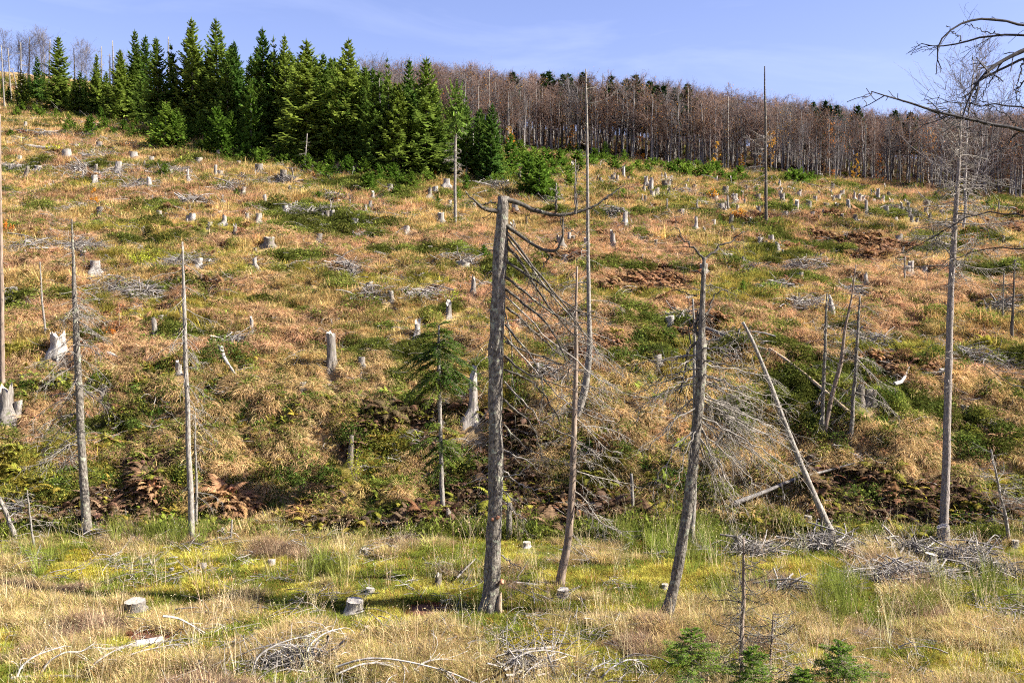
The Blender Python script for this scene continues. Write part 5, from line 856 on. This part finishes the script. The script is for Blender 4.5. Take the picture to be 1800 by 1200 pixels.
log([(240, 1136), (262, 1132), (285, 1127)], 14, 14, 'silver split log in front of the red earth, lower left', 'stump_pale'); log([(176, 1145), (210, 1142), (240, 1137)], 8, 11, 'thinner grey log continuing left of the silver split log', 'stick'); log([(284, 1107), (310, 1108), (340, 1109)], 6, 4, 'bare grey stick log on the red earth patch, lower left', 'stump_pale')
log([(20, 1196), (80, 1192), (140, 1192)], 10, 8, 'grey log along the bottom edge at the left', 'stick'); log([(1508, 388), (1530, 390), (1547, 391)], 3, 3, 'thin pale log on the right upper slope', 'stump_pale'); log([(786, 381), (800, 382), (813, 382)], 4, 4, 'short pale log at the foot of the tufted pole', 'stump_pale')
log([(186, 622), (198, 628), (208, 632)], 9, 8, 'grey slab of wood on the slope right of the mottled snag', 'stump_pale'); log([(1262, 490), (1272, 495), (1285, 502)], 5, 7, 'pale split log right of the top of the twiggy snag', 'stump_pale'); log([(1196, 528), (1210, 525), (1228, 520)], 7, 4, 'pale log behind the upper twiggy snag', 'stump_pale')
log([(740, 573), (752, 571), (765, 567)], 5, 5, 'white log joining the bright stump above the thin fir', 'stump_pale'); log([(708, 574), (722, 574)], 6, 5, 'short dark log left of the bright white stump', 'stump_dark'); log([(388, 620), (394, 640), (405, 655), (418, 672)], 9, 3, 'bleached crooked root running down the slope right of the slim snag', 'stump_pale', name='fallen_root', cat='root', lift=.15); log([(366, 617), (380, 615), (390, 620)], 5, 8, 'bleached root stock at the top of the crooked root', 'stump_pale', name='fallen_root', cat='root')
log([(293, 995), (310, 990), (318, 984)], 7, 3, 'broken pale bough beside the mossy stubs, left meadow', 'stick'); log([(1444, 930), (1452, 940)][:0] or [(1567, 930), (1573, 940), (1575, 946)], 7, 6, 'pale slab leaning beside the ragged low stump', 'stump_pale'); log([(1040, 918), (1052, 917), (1063, 914)], 5, 6, 'white split piece left of the whitish cut stump', 'stump_pale'); log([(478, 928), (486, 936), (491, 941)], 7, 7, 'pale slab of wood leaning at the back of the meadow', 'stump_pale', lift=.1)
log([(804, 1029), (816, 1015), (836, 995)], 4, 2, 'silver bent branch left of the foot of the thick snag', 'stick', lift=.2); log([(775, 1058), (790, 1055), (806, 1050)], 4, 4, 'pale stick by the red earth patch', 'stump_pale'); log([(955, 999), (970, 998), (985, 998)], 4, 3, 'bare stick lying left of the slim brown stem', 'stick'); log([(600, 971), (620, 964), (640, 963)], 4, 5, 'curved pale bough joining the flat grey stump', 'stick')
log([(1572, 690), (1585, 685), (1592, 672), (1598, 658)], 8, 3, 'white hooked root standing up on the right bank', 'stump_pale', name='fallen_root', cat='root', lift=.25); log([(1165, 362), (1185, 366), (1205, 370)], 3, 2, 'dark thin log on the upper middle slope', 'stump_dark')
# fallen boughs along the bottom
FB = [[(28, 1196), (30, 1175), (50, 1160), (70, 1155), (95, 1150)], [(70, 1186), (80, 1165), (105, 1152), (128, 1158), (143, 1148)], [(150, 1188), (160, 1170), (185, 1155), (213, 1147)], [(196, 1172), (210, 1160), (240, 1151), (270, 1148), (290, 1147)], [(286, 1082), (310, 1090), (333, 1110), (357, 1130)], [(443, 1190), (447, 1158), (473, 1143), (507, 1133), (540, 1132)], [(533, 1175), (540, 1137), (567, 1120), (597, 1117)],
      [(590, 1172), (627, 1156), (667, 1150), (710, 1153), (753, 1160), (800, 1170), (833, 1183), (863, 1199)], [(727, 1180), (740, 1168), (767, 1165), (807, 1172), (840, 1186)], [(793, 1200), (813, 1188), (840, 1188), (863, 1199)], [(590, 1185), (633, 1170), (667, 1172), (687, 1183), (700, 1199)], [(1027, 1200), (1043, 1183), (1077, 1177)], [(1050, 1200), (1073, 1180), (1107, 1168), (1133, 1180)], [(600, 1148), (620, 1146), (645, 1155)], [(350, 1160), (340, 1180), (330, 1196)]]
for i, p in enumerate(FB):
    pb = hit(p[0][0], min(1205, max(y for x, y in p))); Y = pb[1]; r = np.random.default_rng(900 + i); W = px2w(p, Y); W[:, 1] += np.linspace(0, .5, len(p)) * r.choice([-1, 1]); base = W[0].copy(); P, R_ = resample(W - base, np.linspace(4.6, 2.0, len(p)) * Y / F / 2, 16); mb = MB(); tube(mb, P, R_, 5, .1, i)
    q = r.integers(3, 16, 9); D_ = unit(np.gradient(P, axis=0)[q] * 3 + r.normal(0, .12, (9, 3))); tubes(mb, curves(r, P[q], D_, r.uniform(.2, .6, 9), 5, (0, 0, -.5), .15), .006 * np.ones((9, 5)), 3, .5)
    tag(ob('fallen_bough', mb.mesh('fallen_bough', M['bough']), None, base), uniq('arching silver dead bough', p[2][0], p[2][1]), 'branch', 'arching dead boughs along the bottom of the meadow')
# ------------------------------------------------------------------ brushwood heaps
PIL = [(90, 435, 90, 20), (160, 445, 40, 14), (20, 300, 40, 10), (110, 302, 50, 10), (190, 312, 50, 12), (180, 275, 40, 10), (300, 305, 38, 12), (410, 328, 42, 16), (495, 318, 22, 12), (50, 240, 50, 6), (135, 370, 30, 9), (205, 505, 60, 18), (250, 515, 40, 18), (315, 465, 48, 32), (17, 525, 20, 15), (410, 605, 20, 14), (650, 520, 34, 12), (743, 525, 45, 16), (815, 468, 25, 8), (975, 660, 30, 10), (1190, 560, 20, 12), (1313, 482, 25, 8), (1425, 480, 50, 16), (1415, 540, 34, 14), (1525, 610, 50, 34), (1735, 640, 62, 18),
       (1365, 510, 25, 10), (1765, 543, 20, 12), (1285, 610, 60, 34), (1450, 963, 66, 14), (1560, 1022, 60, 18), (1625, 1020, 55, 22), (1700, 985, 58, 12), (1745, 1010, 50, 10), (1380, 1045, 22, 12), (1325, 972, 25, 10), (1020, 907, 22, 16), (930, 1188, 48, 12), (520, 1172, 65, 20), (1600, 970, 30, 8), (240, 330, 30, 8), (340, 358, 25, 8), (590, 350, 25, 6), (1200, 342, 22, 8), (1580, 372, 30, 6), (870, 330, 30, 7), (1735, 372, 40, 8), (30, 905, 30, 20), (1500, 520, 25, 10), (540, 380, 40, 8), (1075, 380, 25, 8), (610, 470, 25, 6)]
def heap(i, cx, cy, rx, ry):
    r = np.random.default_rng(950 + i); c = hit(cx, cy); Y = c[1]; sx = rx * Y / F; fr = hit(cx, min(cy + ry, 1199))[1]; bk = hit(cx, cy - ry)[1]; sy = max(.25, min((bk - fr) / 2, sx * 1.1)); hgt = min(.5, .25 + .12 * sx)
    o = empty('brushwood_heap', c); n = int(min(260, 50 + rx * 2.6 + 60 * sx * sy)); big = min(34, n // 3)
    LB = np.c_[[-.45, .05, .5], r.uniform(-.5, .5, 3)] * r.uniform(.6, 1.1, (3, 1))
    def poly(m, L0, L1):
        a = r.uniform(0, 6.28, m); q = np.sqrt(r.random(m)) * .95; q2 = r.integers(0, 3, m); B = np.stack([np.cos(a) * q * sx * .6 + LB[q2, 0] * sx, np.sin(a) * q * sy * .6 + LB[q2, 1] * sy, 0 * a], 1); g_ = H(B[:, 0] + c[0], B[:, 1] + c[1]) - c[2]; B[:, 2] = g_ + .05 + r.uniform(0, 1, m) * hgt * (1 - q ** 2)
        az = r.normal(0, 1.25, m) + (0 if i % 2 else pi) ; el = r.normal(.04, .3, m); d = np.stack([np.cos(az) * np.cos(el), np.sin(az) * np.cos(el), np.sin(el)], 1); l_ = r.uniform(L0, L1, m); return curves(r, B - d * l_[:, None] * .5, d, l_, 6, (0, 0, -.15), .16), l_
    k0 = (Y / 30) ** .5; P, l_ = poly(big, .8, 2.0)
    for k in range(big):
        mb = MB(); tube(mb, P[k], np.linspace(.016, .006, 6) * r.uniform(.7, 2.4) * k0, 4); ob('stick', mb.mesh('stick', M['stick']), o)
    mb = MB(); P, l_ = poly(n, .4, 1.5); tubes(mb, P, np.linspace(.009, .004, 6)[None] * r.uniform(.6, 1.5, (n, 1)) * k0, 3, r.random(n)); tag(ob('fine_brushwood', mb.mesh('fine_brushwood', M['stick']), o), kind='stuff')
    tag(o, uniq('%s heap of silver grey brushwood' % ('long' if rx > 45 else 'small' if rx < 26 else 'loose'), cx, cy), 'brushwood', 'heaps of cut brushwood')
for i, p in enumerate(PIL): heap(i, *p)
# ------------------------------------------------------------------ leafy bushes and coloured saplings
def leafy(name, px, py, wpx, hpx, mat, label, cat, seed, n=260, size=.07, sap=False):
    r = np.random.default_rng(seed); p = hit(px, py); k = p[1] / F; w_, h_ = wpx * k, hpx * k; o = empty(name, p); st = MB(); lf = MB(); m = 12 if not sap else 16
    az = r.uniform(0, 6.28, m); zb = np.zeros(m) if not sap else r.uniform(.08, .95, m) * h_; el = r.uniform(.6, 1.3, m) if not sap else r.uniform(.0, .5, m); L_ = (h_ * r.uniform(.6, 1.05, m)) if not sap else (w_ * .55 * (1.1 - zb / h_))
    d = np.stack([np.cos(az) * np.cos(el) * (w_ / h_ if not sap else 1), np.sin(az) * np.cos(el) * (w_ / h_ if not sap else 1), np.sin(el)], 1); C = curves(r, np.c_[np.zeros((m, 2)), zb], d, L_, 6, (0, 0, .1), .1); tubes(st, C, .006 * np.linspace(1.4, .5, 6)[None] * np.ones((m, 1)) * (p[1] / 40), 3, .5)
    if sap: tube(st, [[0, 0, -.05], [0, 0, h_ * .5], [.02, 0, h_]], [.02, .013, .004], 5)
    ob('stems', st.mesh('stems', M['bark_brown']), o); bi = r.integers(0, m, n); t = r.uniform(1.5, 5, n); i0 = t.astype(int); f = (t - i0)[:, None]; i0 = np.minimum(i0, 4); P = C[bi, i0] * (1 - f) + C[bi, i0 + 1] * f + r.normal(0, .05 * max(w_, .6), (n, 3)); leaves_at(lf, r, P, size, .3, 1.4); ob('leaves', lf.mesh('leaves', M[mat]), o); tag(o, label, cat)
leafy('orange_sapling', 165, 366, 20, 36, 'gold_leaf', 'orange leaved sapling on the upper left slope', 'sapling', 1001, 420, .075, True)
leafy('rusty_sapling', 210, 590, 42, 58, 'rust_leaf', 'rusty red little beech with a skirt of orange leaves, left slope', 'sapling', 1002, 260, .075, True); leafy('orange_bush', 205, 590, 46, 15, 'gold_leaf', 'low orange leaf skirt under the rusty little beech', 'bush', 1003, 300, .07)
leafy('yellow_bush', 248, 472, 62, 36, 'bush', 'yellow green bush between the mottled snag and the slim snag', 'bush', 1004, 700, .07); leafy('yellow_bush', 790, 535, 50, 30, 'bush', 'sparse yellow green bush above the broad slanted stump', 'bush', 1005, 260, .06); leafy('yellow_bush', 628, 850, 30, 90, 'bush', 'yellow leaved shoots beside the dark rotten upright stump', 'bush', 1006, 260, .05)
leafy('red_sapling', 764, 318, 8, 22, 'gold_leaf', 'small orange red sapling at the foot of the spruce stand', 'sapling', 1007, 160, .13, True); leafy('red_sapling', 551, 318, 8, 16, 'rust_leaf', 'tiny red sapling below the light green spruce', 'sapling', 1008, 120, .12, True); leafy('orange_bush', 1298, 385, 22, 22, 'gold_leaf', 'orange leaved bush on the right slope below the wood', 'bush', 1009, 200, .11)
leafy('orange_bush', 1254, 352, 14, 24, 'gold_leaf', 'orange brown bush uphill among the right hand stumps', 'bush', 1010, 200, .11); leafy('green_shrub', 100, 866, 50, 34, 'bush', 'leafy green shrub at the left foot of the bank', 'bush', 1011, 500, .06); leafy('yellow_bush', 98, 268, 34, 20, 'bush', 'yellow tinged bush beside the round spruce top left', 'bush', 1012, 200, .12)
leafy('yellow_bush', 590, 640, 26, 28, 'bush', 'green shoots growing at the foot of the tall grey stump', 'bush', 1013, 160, .06); leafy('gold_sapling', 700, 290, 16, 14, 'gold_leaf', 'yellow leaved bush at the right front of the spruce stand', 'bush', 1014, 160, .13); leafy('orange_bush', 12, 415, 22, 26, 'gold_leaf', 'orange bush at the left edge above the long brushwood mat', 'bush', 1015, 260, .08)
leafy('rusty_bush', 1715, 440, 60, 40, 'rust_leaf', 'scattered red brown leaves on a bush behind the right pole tree', 'bush', 1016, 300, .08); leafy('rusty_bush', 1780, 330, 60, 70, 'rust_leaf', 'rust leaved young beech at the right edge of the wood', 'bush', 1017, 380, .13); leafy('rusty_bush', 225, 265, 20, 18, 'rust_leaf', 'reddish bush left of the young spruce clump', 'bush', 1018, 160, .12); leafy('red_tuft', 275, 880, 26, 46, 'rust_leaf', 'dark red withered plant hanging on the bank right of the mottled snag', 'plant', 1019, 240, .06)
for i, (x, y, w_, h_) in enumerate([(895, 235, 14, 30), (900, 245, 12, 22), (1125, 255, 14, 40), (1130, 280, 10, 20), (1302, 290, 14, 40), (1335, 285, 12, 30), (1505, 290, 12, 40), (1545, 290, 14, 44), (1465, 310, 10, 26), (1260, 270, 14, 50), (1355, 230, 20, 40), (1460, 230, 20, 40), (1635, 240, 30, 36), (1005, 235, 20, 34)]):
    yy = lerp(x, EDGE); leafy('golden_sapling', x, yy + 1, w_ * 1.6, yy - y + h_ * .5, 'gold_leaf', uniq('golden leaved young beech at the edge of the wood', x, y), 'sapling', 1030 + i, 260, .10, True)
# ------------------------------------------------------------------ ground cover
# upper slope and bank
KO = np.array(KEEP); KX = KO[:, 0] / KO[:, 1]; _ord = np.argsort(KX)
def clear(X, Y):
    ok = np.ones(len(X), bool)
    for (kx, ky, kw) in KEEP:
        fr = .3 + .010 * ky
        ok &= ~((np.abs(X - kx * (Y / ky)) < kw * .75) & (Y < ky + kw * .3) & (Y > ky - kw * .4 - fr))
    return ok
X, Y, r = sample(420000, 30.2, 190, 11); k, px, py, Z = cover(X, Y, r)
vis = (py < 1230) & clear(X, Y) & ~((k == 5) & (Y > 75) & (r.random(len(X)) < .75)) & (r.random(len(X)) < .35 + 1.1 * vnoise(X / .55, Y / .50, 950)); X, Y, Z, k, px, py = [a[vis] for a in (X, Y, Z, k, px, py)]
grow = 1 + np.clip(Y - 35, 0, 140) / 150
bn = fbm(X / 7, Y / 4, 900); 
tone = (1 + .5 * (fbm(X / .9, Y / .8, 901, 3) - .5) + .4 * (bn - .5))[:, None]
def sel(m): return X[m], Y[m], Z[m]
u_ = r.random(len(X))
droopk = (np.isin(k, [6, 1]) & (Y < 60)) | ((k == 0) & (Y < 40)) | ((k == 5) & (u_ < .5) & (Y < 45))
fernk = (k == 2) | ((k == 5) & (u_ > .72)) | ((k == 4) & (u_ < .14) & (Y < 42))
heathk = (k == 3) | ((u_ < .05 + .05 * (Y < 38)) & (k != 2)) 
droopk &= ~heathk; fernk &= ~heathk
grassk = ~(droopk | fernk | heathk)
c_ = PAL[k] * tone
hv = np.clip((fbm(X / 1.4, Y / 1.2, 970, 3) - .45) * 4, 0, 1)[:, None]; c_ = np.where((k == 3)[:, None], c_ * (.7 + .9 * hv), c_)
hum = .42 + 1.15 * vnoise(X / .55, Y / .50, 950) * (.6 + .8 * vnoise(X / 1.7, Y / 1.4, 951)); grow = grow * hum
m = droopk; put('drooping_grass', [proto_droop(20 + i, 60, .46) for i in range(5)], *sel(m), r, .82 * grow[m], c_[m], 'tan dead grass hanging in shaggy tussocks down the bank and slope', 'grass', .25, True)
m = grassk; put('slope_grass', [proto_tuft(30 + i, 44, .27, .014, .13, .5, 1.1) for i in range(5)], *sel(m), r, 1.05 * grow[m], c_[m], 'straw coloured grass covering the cleared hillside', 'grass', .2)
fc = c_.copy(); q = (k == 4) | ((k == 5) & (u_ > .97)); fc[q] = np.array([.22, .20, .035]) * (0.7 + .6 * r.random((q.sum(), 1))); m = fernk
put('bracken', [proto_fern(40 + i, 8, .40, .22, 1.7) for i in range(5)], *sel(m), r, (.9 + .35 * (Y[m] < 37)) * grow[m], fc[m], 'rust brown and yellow fern fronds among the grass on the slope', 'ferns', .2)
hc = np.where((k == 3)[:, None], c_, np.array([[.13, .15, .03]]) * tone); m = heathk
put('heath_cushions', [proto_heath(50 + i, 170, .30, .24, .036) for i in range(5)], *sel(m), r, .98 * grow[m], hc[m], 'olive green bilberry cushions spread over the slope', 'undergrowth', .15)
# green herbs and yellow ferns at the foot of the bank
X, Y, r = sample(11000, 30.6, 39, 12); kk, px, py, Z = cover(X, Y, r); d_ = fbm(X / 2, Y / 2, 71) + .25 * np.exp(-((Y - 32.5) / 2) ** 2) + .15 * (px < 750) - .10 * (px > 1250); m = (d_ > .66) & clear(X, Y)
X, Y, Z = X[m], Y[m], Z[m]; pick = r.random(len(X)); pc = np.where((pick < .45)[:, None], [[.085, .14, .025]], np.where((pick < .8)[:, None], [[.19, .21, .035]], [[.26, .205, .04]]))
g1 = pick < .5
put('green_herbs', [proto_heath(60 + i, 80, .24, .22, .05) for i in range(4)], X[g1], Y[g1], Z[g1], r, np.full(g1.sum(), .9), pc[g1], 'leafy green herbs at the foot of the bank', 'undergrowth', .2)
put('yellow_ferns', [proto_fern(70 + i, 6, .42, .20, 1.2) for i in range(4)], X[~g1], Y[~g1], Z[~g1], r, np.full((~g1).sum(), .95), pc[~g1], 'green and yellow ferns along the foot of the bank', 'ferns', .25)
# taller shrubby growth and dark hollows' edges on the bank
X, Y, r = sample(9000, 31.5, 42, 16); Z = H(X, Y); px, py = project(X, Y, Z); s_ = np.zeros(len(X))
for (ex, ey, rx_, ry_) in [(800, 840, 50, 50), (560, 860, 50, 25), (1140, 640, 90, 40), (1480, 700, 90, 60), (460, 860, 60, 30), (1060, 830, 80, 40), (130, 860, 100, 25), (1700, 780, 80, 40), (1440, 760, 60, 50), (900, 700, 50, 50), (1250, 880, 60, 20), (1560, 880, 90, 22), (640, 760, 40, 40), (300, 860, 50, 25), (220, 730, 60, 25), (400, 640, 60, 20), (1750, 870, 40, 30)]:
    s_ = np.maximum(s_, np.exp(-(((px - ex) / rx_) ** 2 + ((py - ey) / ry_) ** 2)))
m = (s_ * .5 + fbm(X / 1.1, Y / 1.1, 980) > .81) & (r.random(len(X)) < .55) & clear(X, Y); X, Y, Z, px, py = [v[m] for v in (X, Y, Z, px, py)]; q = r.random(len(X)); pc = np.where((q < .5)[:, None], [[.075, .105, .022]], np.where((q < .8)[:, None], [[.15, .155, .03]], [[.17, .105, .055]]))
put('bank_shrubs', [proto_heath(140 + i, 320, .36, .46, .045) for i in range(4)], X, Y, Z, r, np.full(len(X), 1.05), pc, 'dark green and brown brambles standing on the steep bank', 'undergrowth', .25)
# meadow
X, Y, r = sample(190000, 17.5, 32.2, 13); X = X * 1.0; k, px, py, Z = cover(X, Y, r); m = (k >= 7) & clear(X, Y) & ~((cover(X, Y + .28)[0] == 10) & (r.random(len(X)) < .9)) & ~((cover(X, Y + .55)[0] == 10) & (r.random(len(X)) < .7)) & (r.random(len(X)) > (k == 10) * .93); X, Y, Z, k, px, py = [a[m] for a in (X, Y, Z, k, px, py)]
tone = (1 + .6 * (fbm(X / .7, Y / .6, 902, 3) - .5))[:, None]; c_ = PAL[k] * tone; u_ = r.random(len(X))
gm = fbm(X / 1.1, Y / 1.1, 903); c_ = np.where(((k == 7) & (gm > .56))[:, None], [[.40, .36, .07]] * tone, c_); c_ = np.where(((k == 7) & (u_ < .1))[:, None], [[.33, .15, .05]] * tone, c_); c_ = np.where(((k == 8) & (u_ < .2))[:, None], [[.30, .30, .07]] * tone, c_)
brown = (k == 8) & (fbm(X / 1.6, Y / 1.2, 904) > .6); c_ = np.where(brown[:, None], [[.29, .20, .125]] * tone, c_)
hum = .45 + 1.0 * vnoise(X / .4, Y / .36, 960) * (.6 + .8 * vnoise(X / 1.3, Y / 1., 961))
m = k == 7; put('meadow_grass', [proto_tuft(80 + i, 40, .13, .008, .11, .55, 1.0) for i in range(6)], *sel(m), r, 1.15 * hum[m], c_[m], 'short yellow green grass and moss on the meadow floor', 'grass', .15)
m = k == 8; put('straw_grass', [proto_tuft(90 + i, 40, .27, .0075, .09, .5, 1.2, 4) for i in range(6)], *sel(m), r, 1.1 * hum[m], c_[m], 'tall straw coloured grass standing in patches on the meadow', 'grass', .15)
m = (k == 9) | (k == 10); put('moss', [proto_heath(100 + i, 200, .16, .06, .018) for i in range(4)], *sel(m), r, np.full(m.sum(), 1.0), c_[m], 'golden and yellow green moss cushions on the meadow', 'moss', .05)
m = (u_ < .004) & (k != 10); put('grass_stalks', [stalk(110 + i) for i in range(4)], *sel(m), r, np.full(m.sum(), 1.), np.repeat([[.62, .50, .30]], m.sum(), 0), 'long pale seed stalks rising above the meadow grass', 'grass stalks', .1)
# rush clumps
cl = []; rr = np.random.default_rng(14)
for (cx, cy, rx, ry, n) in [(1200, 960, 75, 30, 60), (1480, 1045, 30, 22, 22), (1480, 1090, 60, 15, 22), (1100, 950, 40, 12, 14), (240, 945, 60, 10, 14), (300, 950, 50, 10, 16), (1740, 1050, 70, 25, 22), (1600, 1075, 40, 20, 10), (60, 985, 60, 20, 10), (560, 1010, 60, 20, 14), (1290, 1075, 40, 30, 8)]:
    for _ in range(n):
        p = hit(cx + rr.normal(0, rx * .6), cy + rr.normal(0, ry * .6)); cl.append(p)
cl = np.array(cl); put('rushes', [rushes(120 + i) for i in range(4)], cl[:, 0], cl[:, 1], cl[:, 2], rr, np.full(len(cl), 1.), np.repeat([[.19, .22, .045]], len(cl), 0), 'green rushes growing in thick clumps at the back of the meadow', 'rushes', .05)
# loose twigs lying everywhere
X, Y, r = sample(9500, 17, 130, 15); Z = H(X, Y); lit = fbm(X / 5, Y / 3, 905) + r.normal(0, .08, len(X)); m = (lit > .52 - .05 * (Y > 50)) & ~((Y < 31) & (r.random(len(X)) < .6)); X, Y, Z = X[m], Y[m], Z[m]
put('loose_twigs', [proto_sticks(130 + i) for i in range(6)], X, Y, Z, r, .9 * (1 + np.clip(Y - 30, 0, 90) / 90), np.ones((len(X), 3)), 'small silver grey twigs strewn over the slope', 'twigs', .2, mat=M['stick'], lift=.05)
